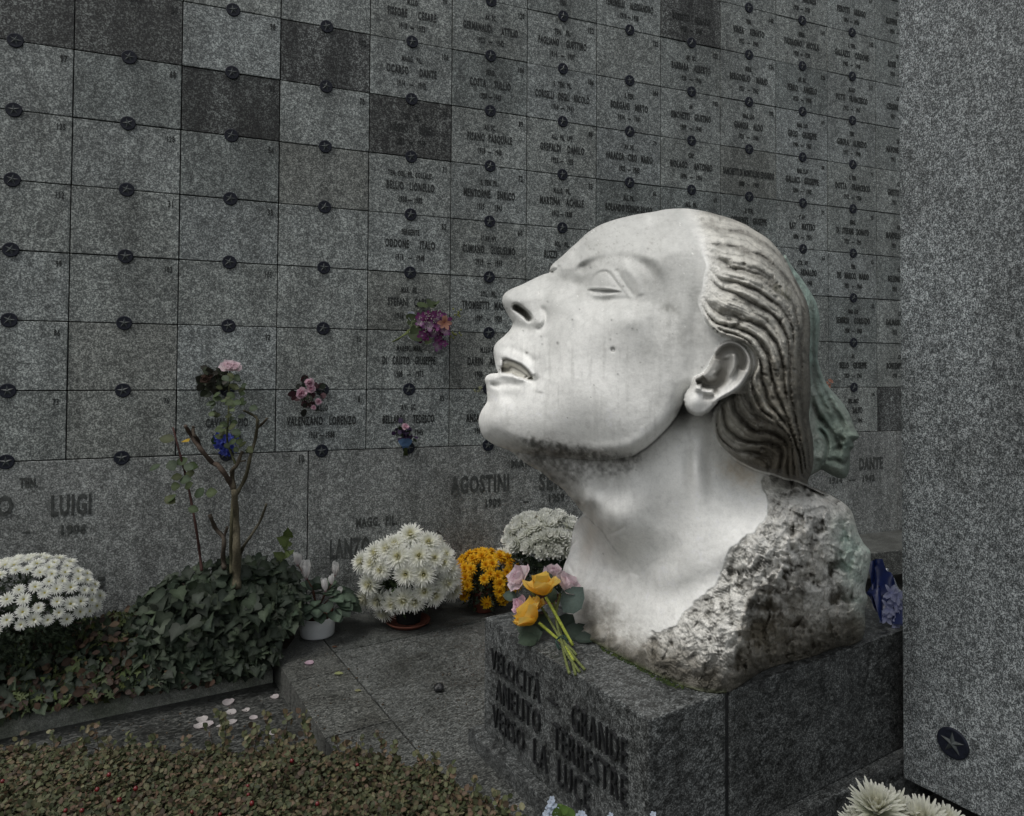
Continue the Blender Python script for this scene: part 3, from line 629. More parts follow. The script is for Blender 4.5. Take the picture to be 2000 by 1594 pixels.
# ---- hair flow
HC = [[(1300,409),(1350,411),(1404,420),(1457,439),(1497,464),(1531,503),(1551,540),(1577,593),(1583,641),(1581,700),(1583,760),(1580,811),(1586,850),(1589,901)],
[(1318,420),(1350,432),(1386,440),(1420,448),(1453,454),(1481,468),(1505,484),(1525,506),(1548,545),(1568,590),(1576,640),(1575,700),(1577,760),(1574,811),(1581,850),(1586,905)],
[(1350,464),(1400,474),(1436,478),(1461,482),(1491,496),(1517,518),(1541,543),(1559,571),(1569,593),(1572,640),(1568,700),(1570,760),(1570,811),(1578,850),(1583,908)],
[(1366,482),(1412,504),(1445,512),(1481,520),(1509,538),(1527,558),(1543,578),(1557,597),(1564,618),(1565,650),(1560,700),(1562,760),(1565,811),(1573,850),(1580,910)],
[(1374,508),(1412,530),(1449,538),(1481,552),(1507,570),(1527,588),(1543,605),(1554,628),(1557,660),(1553,700),(1555,760),(1559,800),(1568,850),(1577,912)],
[(1378,522),(1404,548),(1440,558),(1481,574),(1511,594),(1529,614),(1543,638),(1548,668),(1546,705),(1549,760),(1553,800),(1564,850),(1575,915)],
[(1376,540),(1420,570),(1460,586),(1499,611),(1520,634),(1534,658),(1540,684),(1539,715),(1542,760),(1546,800),(1558,850),(1572,918)],
[(1370,566),(1384,590),(1412,612),(1450,624),(1480,638),(1503,657),(1521,684),(1530,720),(1532,755),(1540,795),(1553,835),(1566,880),(1570,920)],
[(1366,578),(1380,608),(1404,631),(1440,642),(1465,653),(1484,671),(1502,700),(1514,738),(1522,770),(1533,803),(1548,845),(1561,885),(1568,925)],
[(1364,590),(1378,620),(1400,640),(1438,652),(1462,667),(1480,690),(1494,720),(1504,758),(1514,790),(1530,818),(1546,854),(1558,890),(1565,928)],
[(1368,606),(1388,640),(1420,656),(1452,668),(1472,686),(1482,722),(1484,755),(1494,790),(1518,820),(1541,858),(1554,893),(1562,932)],
[(1372,625),(1400,655),(1430,664),(1458,678),(1472,700),(1468,730),(1464,755),(1472,785),(1494,812),(1526,832),(1546,862),(1551,897),(1557,936)],
[(1470,690),(1472,715),(1456,748),(1446,762),(1456,790),(1480,816),(1520,838),(1543,864),(1546,900),(1550,938)],
[(1466,720),(1446,750),(1428,772),(1440,805),(1466,832),(1505,850),(1536,868),(1538,905),(1540,938)],
[(1440,760),(1414,780),(1412,805),(1424,835),(1452,856),(1500,864),(1528,880),(1526,910),(1525,936)],
[(1410,778),(1400,800),(1402,832),(1416,860),(1448,876),(1490,878),(1514,890),(1512,912),(1500,930)],
[(1394,800),(1392,835),(1404,868),(1432,896),(1466,914),(1490,922),(1500,926)]]
HAIRP = smooth_poly([(1290,400),(1316,409),(1330,428),(1342,449),(1352,467),(1363,485),(1374,506),(1379,520),(1375,535),(1371,562),(1362,588),(1370,611),(1376,631),(1388,646),(1402,657),(1425,664),(1450,672),(1470,690),(1474,712),(1463,735),(1446,757),(1424,772),(1408,782),(1396,800),(1392,822),(1394,841),(1401,860),(1412,876),(1431,893),(1453,907),(1481,920),(1510,927),(1535,936),(1560,941),(1640,960),(1720,800),(1720,380),(1500,370)], 3)
hd, ht_ = seg_dist(X, Y, HAIRP, True); hin = inside(X, Y, HAIRP); hs_ = np.where(hin, hd, -hd)
def resamp(P, n):
    P = smooth_poly(P, 5, False); L = np.concatenate([[0], np.cumsum(np.hypot(*np.diff(P, axis=0).T))]); t = np.linspace(0, L[-1], n)
    return np.stack([np.interp(t, L, P[:, 0]), np.interp(t, L, P[:, 1])], 1), L[-1]
from mathutils import kdtree
GC = np.array([resamp(c, 120)[0] for c in HC])
nsub = 22; samp = []; sv_ = []
for i in range(len(HC)-1):
    for j in range(nsub):
        f = j/nsub; samp.append(GC[i]*(1-f)+GC[i+1]*f); sv_ += [(i+f, u/119) for u in range(120)]
samp.append(GC[-1]); sv_ += [(len(HC)-1, u/119) for u in range(120)]
samp = np.concatenate(samp); sv_ = np.array(sv_)
kd_ = kdtree.KDTree(len(samp))
for i, p in enumerate(samp): kd_.insert((p[0], p[1], 0), i)
kd_.balance()
HV = np.zeros_like(X); HU = np.zeros_like(X)
idx = np.argwhere((hs_ > -8) & (sd >= 0))
for a, b in idx:
    r3 = kd_.find_n((X[a, b], Y[a, b], 0), 3); ws = [1/(q_[2]+.5) for q_ in r3]; W_ = sum(ws)
    # average only similar strands so v stays continuous
    v0, u0 = sv_[r3[0][1]]; sv = ws[0]*v0; su = ws[0]*u0; W_ = ws[0]
    for q_, w_ in zip(r3[1:], ws[1:]):
        v1, u1 = sv_[q_[1]]
        if abs(v1-v0) < .3 and abs(u1-u0) < .05: sv += w_*v1; su += w_*u1; W_ += w_
    HV[a, b] = sv/W_; HU[a, b] = su/W_
v = HV*.86+.42*fbm(X, Y, 85, 3, 2)+.12*fbm(X, Y, 24, 2, 4)
lock = np.abs(np.sin(np.pi*v))**.55                       # the big locks between the traced grooves
v3 = HV*1.9+.55*fbm(X, Y, 45, 3, 3)+.9; l3 = np.abs(np.sin(np.pi*v3))**.8
v4 = HV*8+.8*fbm(X, Y, 36, 3, 4); l4 = np.abs(np.sin(np.pi*v4))
gv = np.hypot(np.gradient(HV, ST, axis=0), np.gradient(HV, ST, axis=1)); gv = np.clip(gv, 1e-4, .5)
for _ in range(3): gv = (gv+np.roll(gv, 1, 0)+np.roll(gv, -1, 0)+np.roll(gv, 1, 1)+np.roll(gv, -1, 1))/5
w1_ = sstep(5, 11, 1/gv); w3_ = sstep(5, 9, 1/(2.5*gv)); w4_ = sstep(3.5, 6, 1/(8*gv)); l3 = l3*w3_+(1-w3_)*.7; l4 = l4*w4_+(1-w4_)*.6
lockc = np.abs(np.sin(np.pi*(HV*.36+.35*fbm(X, Y, 60, 3, 3)+.12*fbm(X, Y, 14, 2, 4))))**.6; lock = lock*w1_+(1-w1_)*lockc
cr0 = sstep(540, 440, Y)*sstep(1440, 1340, X); topf = sstep(.0, .05+.12*cr0, HU)
pit = np.clip(fbm(X, Y, 9, 3, 5)-.12, 0, 1)*sstep(-.1, .35, fbm(X, Y, 55, 2, 6))*topf
amp_ = .75+.5*fbm(X, Y, 70, 2, 1)
hairh = 4+topf*(25*lock*amp_+5*np.clip(fbm(X, Y, 30, 3, 7), -1, 1)+5.0*l3*(1.3-amp_*.5))+1.6*l4*(.6+.4*topf)-13*pit
grow = .12+.88*sstep(.0, .20, HU+.04*fbm(X, Y, 20, 2, 1))
hairh = hairh*grow*(.45+.55*topf)+2.4*l4*sstep(.0, .03, HU)*sstep(.5, .15, HU)
crown = sstep(520, 440, Y)*sstep(1420, 1340, X)
HL = TH+hairh*np.where(crown > 0, sstep(-1, 9+50*crown, hs_), sstep(-1, 9, hs_))-2*(1-crown)
behind = sstep(11.2, 12.5, HV)
HL -= behind*26*(1-sstep(.62, .95, HU))+ behind*8
# bottom / neck edge of the hair drops away; hairline stays shallow
edge_drop = np.where((ht_ > .42) & (ht_ < .93), 1.0, 0.0)
HL -= (1-rnd(np.clip(hs_, 0, 99), 16))*26*edge_drop
# ---- torso + neck layer in absolute depth
C_ = q_contact
TQ = [(1108,1205,2.95),(1166,1257,C_(1166,1259)),(1241,1297,C_(1241,1299)),(1317,1332,C_(1317,1334)),(1381,1351,C_(1381,1353)),(1424,1350,C_(1424,1352)),(1480,1315,C_(1480,1317)),(1530,1296,C_(1530,1297)),(1602,1277,C_(1602,1278)),(1665,1259,C_(1665,1260)),
 (1200,1230,2.70),(1290,1280,2.48),(1400,1310,2.375),(1430,1290,2.355),(1445,1220,2.345),(1500,1250,2.52),(1600,1220,2.70),(1660,1200,2.82),(1465,1150,2.36),(1520,1170,2.46),(1600,1130,2.60),(1665,1110,2.78),(1500,1100,2.36),(1530,1040,2.40),(1560,980,2.50),(1600,1040,2.54),(1650,1040,2.74),(1610,970,2.68),(1575,950,2.70),
 (1105,1150,2.93),(1120,1100,2.93),(1135,1015,2.90),(1160,1060,2.86),(1190,1100,2.80),(1150,1180,2.84),(1210,1160,2.72),(1235,1115,2.68),(1260,1180,2.60),(1340,1180,2.47),(1340,1090,2.45),(1270,1050,2.525),(1420,1130,2.41),(1420,1040,2.41),(1480,1000,2.44),(1500,940,2.56),(1440,940,2.54),(1470,900,2.62),
 (1140,990,2.60),(1170,1020,2.58),(1200,1060,2.60),(1180,960,2.53),(1120,940,2.56),(1060,910,2.60),(1230,960,2.48),(1300,950,2.44),(1360,930,2.43),(1370,860,2.44),(1400,900,2.50),(1320,870,2.45),(1250,900,2.48),(1180,910,2.52),(1280,1010,2.49),(1370,1020,2.43),(1550,850,2.72),(1450,820,2.6),(1100,850,2.6),(1300,700,2.7),(1500,700,2.8)]
QT = tps(TQ, X, Y)
SC2 = np.zeros_like(X)
# the far collar edge stands clear of the neck: neck sits in front with a sharp contour fading out downwards
COL = smooth_poly([(1128,984),(1140,1004),(1158,1021),(1172,1033),(1182,1047),(1192,1062),(1210,1086),(1222,1104),(1228,1116)], 3, False)
cd, ct = seg_dist(X, Y, COL); cx_ = np.interp(Y, COL[:, 1], COL[:, 0]); left = (X < cx_) & (Y > 984) & (Y < 1116)
SC2 += np.where(left, 9*np.exp(-(cd/24))*(1-ct)**.9*sstep(1116, 1085, Y), 0)
SC2 += np.where(~left & (X > cx_), -6*np.exp(-(cd/26)**1.5)*np.clip(1-ct, 0, 1)**.7*sstep(975, 992, Y)*sstep(1125, 1100, Y), 0)
stroke([(1148,1010),(1162,1040),(1168,1075),(1160,1110),(1140,1150)], -5, 7, .2, SC2); stroke([(1176,1052),(1180,1090),(1186,1120)], -4, 9, .2, SC2); stroke([(1182,1062),(1200,1090),(1215,1115)], 5, 9, .2, SC2)
stroke([(1110,1100),(1122,1120),(1128,1100),(1138,1060)], -4, 4, .2, SC2)
stroke([(1227,1113),(1220,1137),(1208,1157),(1197,1175),(1187,1205),(1180,1240),(1176,1258)], -4.5, 4.5, .08, SC2); stroke([(1240,1120),(1230,1150),(1214,1180),(1202,1215),(1196,1250)], 5, 11, .1, SC2)
stroke([(1347,835),(1345,870),(1343,910),(1347,945),(1356,985)], -7, 10, .5, SC2); stroke([(1386,815),(1383,860),(1381,900),(1388,945),(1398,985)], -6, 11, .5, SC2); stroke([(1365,830),(1363,880),(1363,930),(1372,980),(1392,1040)], 6, 14, .5, SC2)
stroke([(1230,905),(1236,960),(1262,1030),(1300,1090)], 6, 24, .3, SC2); stroke([(1184,1045),(1200,1040),(1214,1032),(1222,1026)], -2.5, 2.5, .2, SC2)
stroke([(1240,1050),(1290,1075),(1340,1070)], -6, 26, .3, SC2); stroke([(1232,1106),(1290,1128),(1360,1120),(1430,1070),(1480,1010)], 4, 22, .3, SC2); stroke([(1250,1170),(1320,1160),(1390,1110)], -3, 20, .3, SC2)
blob(1322, 815, 22, 18, -14, 0, SC2)
# rough-hewn part
RB = smooth_poly([(1500,930),(1490,950),(1496,985),(1492,1008),(1480,1028),(1452,1048),(1432,1066),(1420,1090),(1408,1120),(1396,1145),(1376,1158),(1362,1172),(1344,1184),(1332,1204),(1318,1220),(1290,1232),(1262,1246),(1262,1300),(1300,1420),(1800,1420),(1800,900),(1560,925)], 3)
rd, _t = seg_dist(X, Y, RB, True); rin = inside(X, Y, RB); rs_ = np.where(rin, rd, -rd)+9*fbm(X, Y, 22, 3, 1)
ED = smooth_poly([(1572,948),(1556,975),(1541,1012),(1527,1060),(1520,1100),(1492,1137),(1462,1158),(1458,1181),(1446,1205),(1440,1240),(1432,1290),(1428,1360)], 3, False)
ex_ = np.interp(Y, ED[:, 1], ED[:, 0]); deep = sstep(-4, 10, X-ex_+7*fbm(X, Y, 26, 2, 7))*sstep(2, 12, rs_)
rough1 = sstep(-2, 6, rs_)
f1, f2 = cell(X+12*fbm(X, Y, 40, 2, 1), (Y+14*fbm(X, Y, 40, 2, 3))/1.35, 30, 5); g1, g2 = cell(X+6*fbm(X, Y, 20, 2, 2), Y+6*fbm(X, Y, 20, 2, 4), 13, 8)
chis = np.zeros_like(X)
rc = random.Random(5)
# bands of parallel chisel marks
for k in range(95):
    while True:
        x0 = rc.uniform(1280, 1560); y0 = rc.uniform(950, 1320)
        if inside(np.array([x0]), np.array([y0]), RB)[0]:
            e0 = np.interp(y0, ED[:, 1], ED[:, 0])
            if x0 < e0-2: break
    ang = rc.choice([.35, .9, 1.2, 2.2, .6, 2.9])+rc.uniform(-.2, .2)
    for j in range(rc.randint(3, 6)):
        ox = -math.sin(ang)*j*5.2; oy = math.cos(ang)*j*5.2; L_ = rc.uniform(9, 20)
        stroke([(x0+ox, y0+oy), (x0+ox+math.cos(ang)*L_, y0+oy+math.sin(ang)*L_)], -rc.uniform(2.5, 4.5), 1.7, .2, chis, 1)
n_big = fbm(X, Y, 46, 4, 2); n_mid = fbm(X, Y, 16, 4, 4)
QT2 = QT-SC2*PXM
fcA = facets(X+8*fbm(X, Y, 30, 2, 1), Y+8*fbm(X, Y, 30, 2, 3), 34, 3, 7.5); fcB = facets(X+4*fbm(X, Y, 14, 2, 2), Y+4*fbm(X, Y, 14, 2, 5), 14, 4, 4.0)
pitty = deep*(fcA*.9+fcB*.8+np.clip(1-f1*1.3, 0, 1)*12-5*np.clip(g1-.25, 0, 1)*sstep(-.2, .4, n_big)-9*sstep(.15, .55, fbm(X, Y, 24, 3, 4, .5, 1, 1.4))-11*sstep(.1, .5, fbm(X, Y, 30, 4, 6, .6, 1, 1.3)))
band = rough1*(1-deep)*(.8*n_mid+5*np.clip(n_big, -1, 1)+fcA*.45+fcB*.55+chis*.7-5*sstep(.2, .5, fbm(X, Y, 17, 3, 3)))*sstep(0, 14, rs_)
QT2 = QT2-(pitty+band+deep*9*n_big)*PXM*1.25*sstep(0, 10, sd)
# ---- compose: nearest surface wins
def smin(a, b, k): h = np.clip(.5+.5*(b-a)/k, 0, 1); return b*(1-h)+a*h-k*h*(1-h)
HR = TH+SC
QH = K-HR*PXM
jroll = (1-rnd(np.clip(jd, 0, 99), 34))
near_ear = np.exp(-((X-1335)/40)**2-((Y-790)/40)**2)
QH = QH+jroll*np.where(jin, .10, 0)*(1-.2*near_ear)+np.where(jin, 0, 1.0)
QHs = np.where(jin, QH, 9.)
Q = smin(QHs, QT2, .012)
Qhair = K-HL*PXM
Q = np.where(hs_ > 0, np.minimum(Q+0*Q, np.minimum(Qhair, 9)), Q) if False else np.where(hs_ > -1, smin(np.where(hs_ > -1, Qhair, 9.), np.where(jin, QHs, QT2), .006), Q)
Qear = K-(TH*0+216+EAR+rnd(np.clip(es, 0, 99), 7)*16-4+.10*(1370-X)*-1*.6)*PXM
Q = np.where(es > 0, smin(Qear, Q, .004), Q)
Qf = Qm-(Qm-Q)*E
dq_noise = .0006*fbm(X, Y, 12, 3, 5)
Qf = np.where(sd <= 0, Qm, Qf+dq_noise*E)
# ---- colours of the stone (dirt, moss, patina and darker hollows)
def mixk(c, col_, w): w = np.clip(w, 0, 1)[..., None]; return c*(1-w)+np.array(col_)*w
white = np.array([.90, .90, .87]); C3 = np.ones(X.shape+(3,))*white
nz = fbm(X, Y, 40, 5, 1, .6); nf = fbm(X, Y, 8, 4, 3, .6); nv = fbm(X, Y*.35, 12, 4, 5, .6)
dust = sstep(800, 500, Y+110*nz-.10*(X-1150))*.80+.2*sstep(-.1, .5, nz)+.25*np.exp(-((X-1300)/60)**2)*sstep(0, .5, fbm(X, Y*.25, 14, 3, 6)+.2)*sstep(520, 640, Y)*sstep(830, 720, Y)
dust *= sstep(1.2, .0, np.hypot((X-1180)/260., (Y-760)/130.)) *-.4+1
C3 = mixk(C3, (.46, .465, .445), dust*(1-sstep(-1, 2+40*crown, hs_)))
def region(x, y, rx, ry, ang=0, th=.0, sh=.3, nn=None):
    a = R(ang); dx = X-x; dy = Y-y; u = (dx*math.cos(a)+dy*math.sin(a))/rx; v_ = (-dx*math.sin(a)+dy*math.cos(a))/ry
    return np.clip(np.exp(-(u*u+v_*v_))+sh*(nf if nn is None else nn)*np.exp(-(u*u+v_*v_)*.5)-th, 0, 1)
BLK = (.045, .043, .038); BRN = (.10, .085, .06)
for (x, y, rx, ry, an, wt_) in [(1046,868,34,17,10,.9),(1092,880,46,18,6,.95),(1150,889,52,15,4,.9),(1205,896,50,12,-2,.85),(1100,897,130,30,8,.6),(1040,900,40,16,35,.6),(1085,935,40,18,38,.5),(1070,905,34,14,35,.55),(1110,930,36,16,30,.5),(1160,925,40,14,5,.38),(1085,938,26,10,38,.6),(1128,984,22,9,50,.6),(1100,910,60,30,20,.3),(1215,915,34,12,-8,.35),(1150,985,30,12,5,.3)]:
    C3 = mixk(C3, (.10, .098, .088), region(x, y, rx*1.25, ry*1.5, an, .06, .35)*wt_*.58); C3 = mixk(C3, BLK, region(x, y, rx, ry, an, .34, 1.1)*wt_*.9)
for (x, y, rx, ry, an, wt_) in [(1308,598,22,14,0,.55),(1141,521,16,10,-20,.5),(1290,520,20,26,0,.28),(1128,548,12,9,0,.3),(1132,575,9,14,0,.3),(1105,541,9,7,0,.3),(1046,630,10,8,0,.35),(966,752,8,5,0,.6),(1050,640,9,6,0,.3),(1358,580,14,26,0,.35),(1345,660,40,40,0,.22),(1260,720,60,70,0,.14),(1292,650,40,50,0,.16),(1288,780,14,24,10,.2),(965,800,12,10,0,.25),(1010,770,16,14,0,.16)]:
    C3 = mixk(C3, (.12, .12, .105), region(x, y, rx, ry, an, .1, .8)*wt_)
for k in range(46):
    x0 = rc.gauss(1150, 110); y0 = rc.gauss(640, 130); s0 = rc.uniform(.7, 1.9)**1.1
    C3 = mixk(C3, (.08, .08, .07), np.exp(-(((X-x0)/s0)**2+((Y-y0)/s0)**2))*.75)
for x0, y0, s0, w0 in [(1020,680,6,.8),(1069,689,8,.6),(1066,683,9,.5),(1133,625,7,.6),(1128,618,5,.5),(1225,508,7,.8),(1055,575,7,.5),(1033,582,6,.5),(1118,497,7,.6),(1268,429,9,.7),(1240,600,8,.5)]:
    C3 = mixk(C3, (.82, .82, .79), np.exp(-(((X-x0)/s0)**2+((Y-y0)/s0/1.4)**2)*(1.1+1.6*nf))*w0*.55)
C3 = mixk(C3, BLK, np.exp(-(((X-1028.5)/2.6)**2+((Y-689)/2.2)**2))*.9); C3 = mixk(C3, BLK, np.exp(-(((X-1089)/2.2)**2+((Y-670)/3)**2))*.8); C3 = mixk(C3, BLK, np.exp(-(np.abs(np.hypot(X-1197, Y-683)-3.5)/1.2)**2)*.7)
C3 = mixk(C3, (.05,.045,.02), np.exp(-(seg_dist(X, Y, [(1008,601),(1020,608),(1033,621)])[0]/5.)**4)*.8)          # dark colour inside the nostril
# teeth slightly creamy, dark lines along the mouth opening
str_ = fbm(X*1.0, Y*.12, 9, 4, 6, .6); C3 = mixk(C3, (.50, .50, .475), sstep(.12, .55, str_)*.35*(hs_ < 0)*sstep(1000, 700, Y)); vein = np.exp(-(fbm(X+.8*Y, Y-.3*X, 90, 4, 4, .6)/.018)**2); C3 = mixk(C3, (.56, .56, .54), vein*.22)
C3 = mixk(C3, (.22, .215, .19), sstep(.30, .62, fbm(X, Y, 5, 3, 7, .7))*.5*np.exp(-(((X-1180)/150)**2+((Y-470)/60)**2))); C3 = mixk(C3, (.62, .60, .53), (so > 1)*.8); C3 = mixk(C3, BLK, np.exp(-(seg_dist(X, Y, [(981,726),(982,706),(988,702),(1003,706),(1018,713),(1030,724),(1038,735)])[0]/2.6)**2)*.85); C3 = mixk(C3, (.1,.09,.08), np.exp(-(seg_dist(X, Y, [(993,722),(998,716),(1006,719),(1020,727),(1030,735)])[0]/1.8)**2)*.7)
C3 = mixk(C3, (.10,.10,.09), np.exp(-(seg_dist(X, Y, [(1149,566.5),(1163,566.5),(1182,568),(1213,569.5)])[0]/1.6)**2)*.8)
# jaw crevice
C3 = mixk(C3, BLK, np.exp(-(seg_dist(X, Y, [(1237,892),(1261,877),(1282,860),(1305,837),(1322,814),(1334,792)])[0]/2.2)**2)*.75); C3 = mixk(C3, BLK, region(1334, 806, 14, 12, 0, .05, .4)*.9)
# neck: greyer and streaked towards the front
nk = sstep(880, 960, Y)*(1-sstep(1010, 1160, Y))*sstep(1330, 1180, X)*(hs_ < 0); C3 = mixk(C3, (.40, .395, .375), nk*(.40+.5*nv)*.65)
C3 = mixk(C3, (.42, .42, .40), region(1180, 1050, 40, 40, 0, .05, .5)*.25)
C3 = mixk(C3, (.52, .42, .30), region(1442, 925, 40, 22, 30, .1, .7)*.6); C3 = mixk(C3, (.50, .42, .33), region(1150, 1060, 14, 50, 10, .1, .3)*.4); C3 = mixk(C3, (.45,.45,.42), region(1345, 930, 10, 50, 0, .1, .4)*.5); C3 = mixk(C3, (.5,.49,.45), region(1384, 900, 10, 60, 0, .1, .4)*.4)
# ear: darker in its hollows, greyer towards the top
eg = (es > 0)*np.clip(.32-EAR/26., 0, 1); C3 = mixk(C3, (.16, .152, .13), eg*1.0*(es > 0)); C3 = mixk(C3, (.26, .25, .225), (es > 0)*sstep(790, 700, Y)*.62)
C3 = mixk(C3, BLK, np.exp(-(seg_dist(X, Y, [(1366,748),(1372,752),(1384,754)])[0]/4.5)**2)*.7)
# hair
hw = sstep(-1, 3+40*crown+9*sstep(.4, .0, HU)*(1+nf), hs_+3*nf*(HU < .3))*(es <= 0)*(hs_ > -1)
hcol = np.ones(X.shape+(3,))*np.array([.56, .545, .49])
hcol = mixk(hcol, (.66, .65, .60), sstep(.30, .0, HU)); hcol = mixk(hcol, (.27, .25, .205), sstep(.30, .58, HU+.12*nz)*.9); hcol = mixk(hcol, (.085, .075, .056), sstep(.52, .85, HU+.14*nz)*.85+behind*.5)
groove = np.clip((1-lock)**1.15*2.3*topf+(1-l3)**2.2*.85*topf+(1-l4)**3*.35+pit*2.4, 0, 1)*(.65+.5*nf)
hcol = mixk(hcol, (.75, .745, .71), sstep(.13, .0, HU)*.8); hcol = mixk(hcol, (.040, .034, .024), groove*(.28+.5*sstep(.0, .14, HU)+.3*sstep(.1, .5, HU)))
hcol = mixk(hcol, (.46, .455, .42), sstep(.15, .5, nf)*lock*(.5)*sstep(.9, .4, HU)); hcol = mixk(hcol, (.42,.405,.35), region(1425, 830, 22, 36, -20, .1, .5)*.9); hcol = mixk(hcol, (.40,.385,.34), region(1430, 875, 34, 10, 25, .1, .5)*.8)
hcol = mixk(hcol, (.13, .125, .06), region(1530, 570, 22, 12, 40, .2, 1.2)*.6)
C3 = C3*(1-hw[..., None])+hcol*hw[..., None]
# rough stone
rw = sstep(-1, 4, rs_)*(sd > -1)*(hs_ < 0)
rcol = np.ones(X.shape+(3,))*np.array([.70, .69, .65]); rcol = mixk(rcol, (.20, .195, .175), sstep(-.1, .5, nf)*.35+np.clip(-chis/4, 0, 1)*.55)
rcol = mixk(rcol, (.48, .455, .40), deep*.5*sstep(-.3, .3, nz)); rcol = mixk(rcol, (.055, .050, .038), deep*(np.clip(-(pitty+0)/9, 0, 1)*1.0+sstep(.1, .4, fbm(X, Y, 24, 4, 6, .6, 1, 1.4))*.6)); rcol = mixk(rcol, (.62, .61, .575), deep*sstep(.1, .5, -fbm(X, Y, 28, 3, 2))*sstep(1180, 1020, Y)*.6); rcol = mixk(rcol, (.06, .055, .042), (1-deep)*np.clip(-(band+3)/7, 0, 1)*.8)
rcol = mixk(rcol, (.10, .085, .06), region(1505, 1200, 75, 85, 0, .08, .8)*.75*deep); rcol = mixk(rcol, (.06,.055,.045), region(1470, 1185, 16, 60, 5, .05, .6)*.75)
rcol = mixk(rcol, (.60, .59, .55), region(1436, 1095, 34, 26, -30, .2, 1.)*.5+region(1400, 1210, 40, 30, -30, .2, 1.)*.4)
gw = sstep(1600, 1668, X+26*nz-(.25*(Y-1060)))*.8*sstep(980, 1060, Y); rcol = mixk(rcol, (.46, .60, .53), gw*(.8+.4*nf)); rcol = mixk(rcol, (.52, .53, .49), sstep(1640, 1690, X)*.35)
C3 = C3*(1-rw[..., None])+rcol*rw[..., None]
# grime rising from the plinth
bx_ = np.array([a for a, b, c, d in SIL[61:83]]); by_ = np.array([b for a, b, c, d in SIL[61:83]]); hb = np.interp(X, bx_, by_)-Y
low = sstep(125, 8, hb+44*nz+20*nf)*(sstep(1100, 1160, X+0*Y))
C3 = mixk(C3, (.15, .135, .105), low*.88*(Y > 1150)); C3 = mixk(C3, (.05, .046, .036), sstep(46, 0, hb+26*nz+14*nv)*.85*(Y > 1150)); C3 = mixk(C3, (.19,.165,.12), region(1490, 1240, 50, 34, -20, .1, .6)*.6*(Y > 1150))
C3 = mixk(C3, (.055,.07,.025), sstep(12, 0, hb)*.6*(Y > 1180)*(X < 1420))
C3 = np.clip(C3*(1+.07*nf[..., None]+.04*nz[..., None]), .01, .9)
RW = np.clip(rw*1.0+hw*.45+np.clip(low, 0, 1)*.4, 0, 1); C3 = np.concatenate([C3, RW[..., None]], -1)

def shell(name, X, Y, sd, Qf, Qm, C3, mat, root, backk=.85, backcol=None):
    ok = sd >= 0; q4 = ok[:-1, :-1] & ok[1:, :-1] & ok[1:, 1:] & ok[:-1, 1:]
    interior = sd > 0
    use = np.zeros(ok.shape, bool); use[:-1, :-1] |= q4; use[1:, :-1] |= q4; use[1:, 1:] |= q4; use[:-1, 1:] |= q4
    idf = -np.ones(ok.shape, int); idf[use] = np.arange(use.sum()); nf_ = use.sum()
    PF = at_q(X[use], Y[use], Qf[use]); cf = C3[use]
    # back shell: every third node would do; keep the grid for a closed skin
    bi = use & interior; idb = idf.copy(); idb[bi] = nf_+np.arange(bi.sum())
    PB = at_q(X[bi], Y[bi], (Qm+(Qm-Qf)*backk)[bi]); cb = C3[bi]
    i, j = np.nonzero(q4)
    a, b, c, d = idf[i, j], idf[i+1, j], idf[i+1, j+1], idf[i, j+1]; FF = np.stack([a, b, c, d], 1)
    a, b, c, d = idb[i, j], idb[i+1, j], idb[i+1, j+1], idb[i, j+1]; FB = np.stack([d, c, b, a], 1)
    return part(name, np.concatenate([PF, PB]), np.concatenate([FF, FB]), mat, root, np.concatenate([cf, cb]))
def stone_mat(name, bmp=.25):
    m, nt, b = new_mat(name)
    a = nt.nodes.new('ShaderNodeAttribute'); a.attribute_name = 'Col'; P = pos(nt)
    n1 = noise(nt, P, 160, 4, .7); n2 = noise(nt, P, 38, 5, .65); n3 = noise(nt, mapping(nt, P, (1, 1, .3)), 16, 5, .7)
    c = mixc(nt, 1.0, a.outputs['Color'], ramp(nt, n1, [(.30, .90), (.48, .98), (.7, 1.03)]), 'MULTIPLY')
    c = mixc(nt, 1.0, c, ramp(nt, n2, [(.34, .90), (.52, 1.0), (.75, 1.02)]), 'MULTIPLY')
    c = mixc(nt, 1.0, c, ramp(nt, n3, [(.30, .93), (.50, 1.0)]), 'MULTIPLY')
    pitc = mixc(nt, a.outputs['Alpha'], (1, 1, 1), ramp(nt, noise(nt, P, 48, 5, .75, .5), [(.34, .5), (.45, 1.0), (.62, 1.18)])); c = mixc(nt, 1.0, c, pitc, 'MULTIPLY')
    nt.links.new(c, b.inputs['Base Color']); b.inputs['Specular IOR Level'].default_value = .35
    nt.links.new(ramp(nt, n2, [(.3, .42), (.7, .62)]), b.inputs['Roughness'])
    def mth(op, a_, b_):
        n_ = nt.nodes.new('ShaderNodeMath'); n_.operation = op
        for k_, v_ in enumerate((a_, b_)):
            if hasattr(v_, 'links'): nt.links.new(v_, n_.inputs[k_])
            else: n_.inputs[k_].default_value = v_
        return n_.outputs[0]
    al = a.outputs['Alpha']; vv = voro(nt, mixc(nt, .02, P, NCOL(nt, P, 60)), 62)
    hgt = mth('ADD', mth('MULTIPLY', noise(nt, P, 70, 6, .7), mth('ADD', mth('MULTIPLY', al, 1.6), .34)), mth('MULTIPLY', mth('ADD', vv.outputs['Distance'], noise(nt, P, 26, 3, .6)), mth('MULTIPLY', al, 1.5)))
    nt.links.new(bump(nt, hgt, .55, .008), b.inputs['Normal'])
    b.inputs['Subsurface Weight'].default_value = .0
    return m
M['marble'] = stone_mat('weathered_marble'); 
bc = at_q(np.array(1400.), np.array(1300.), np.array(2.7)); bc[2] = PTOP
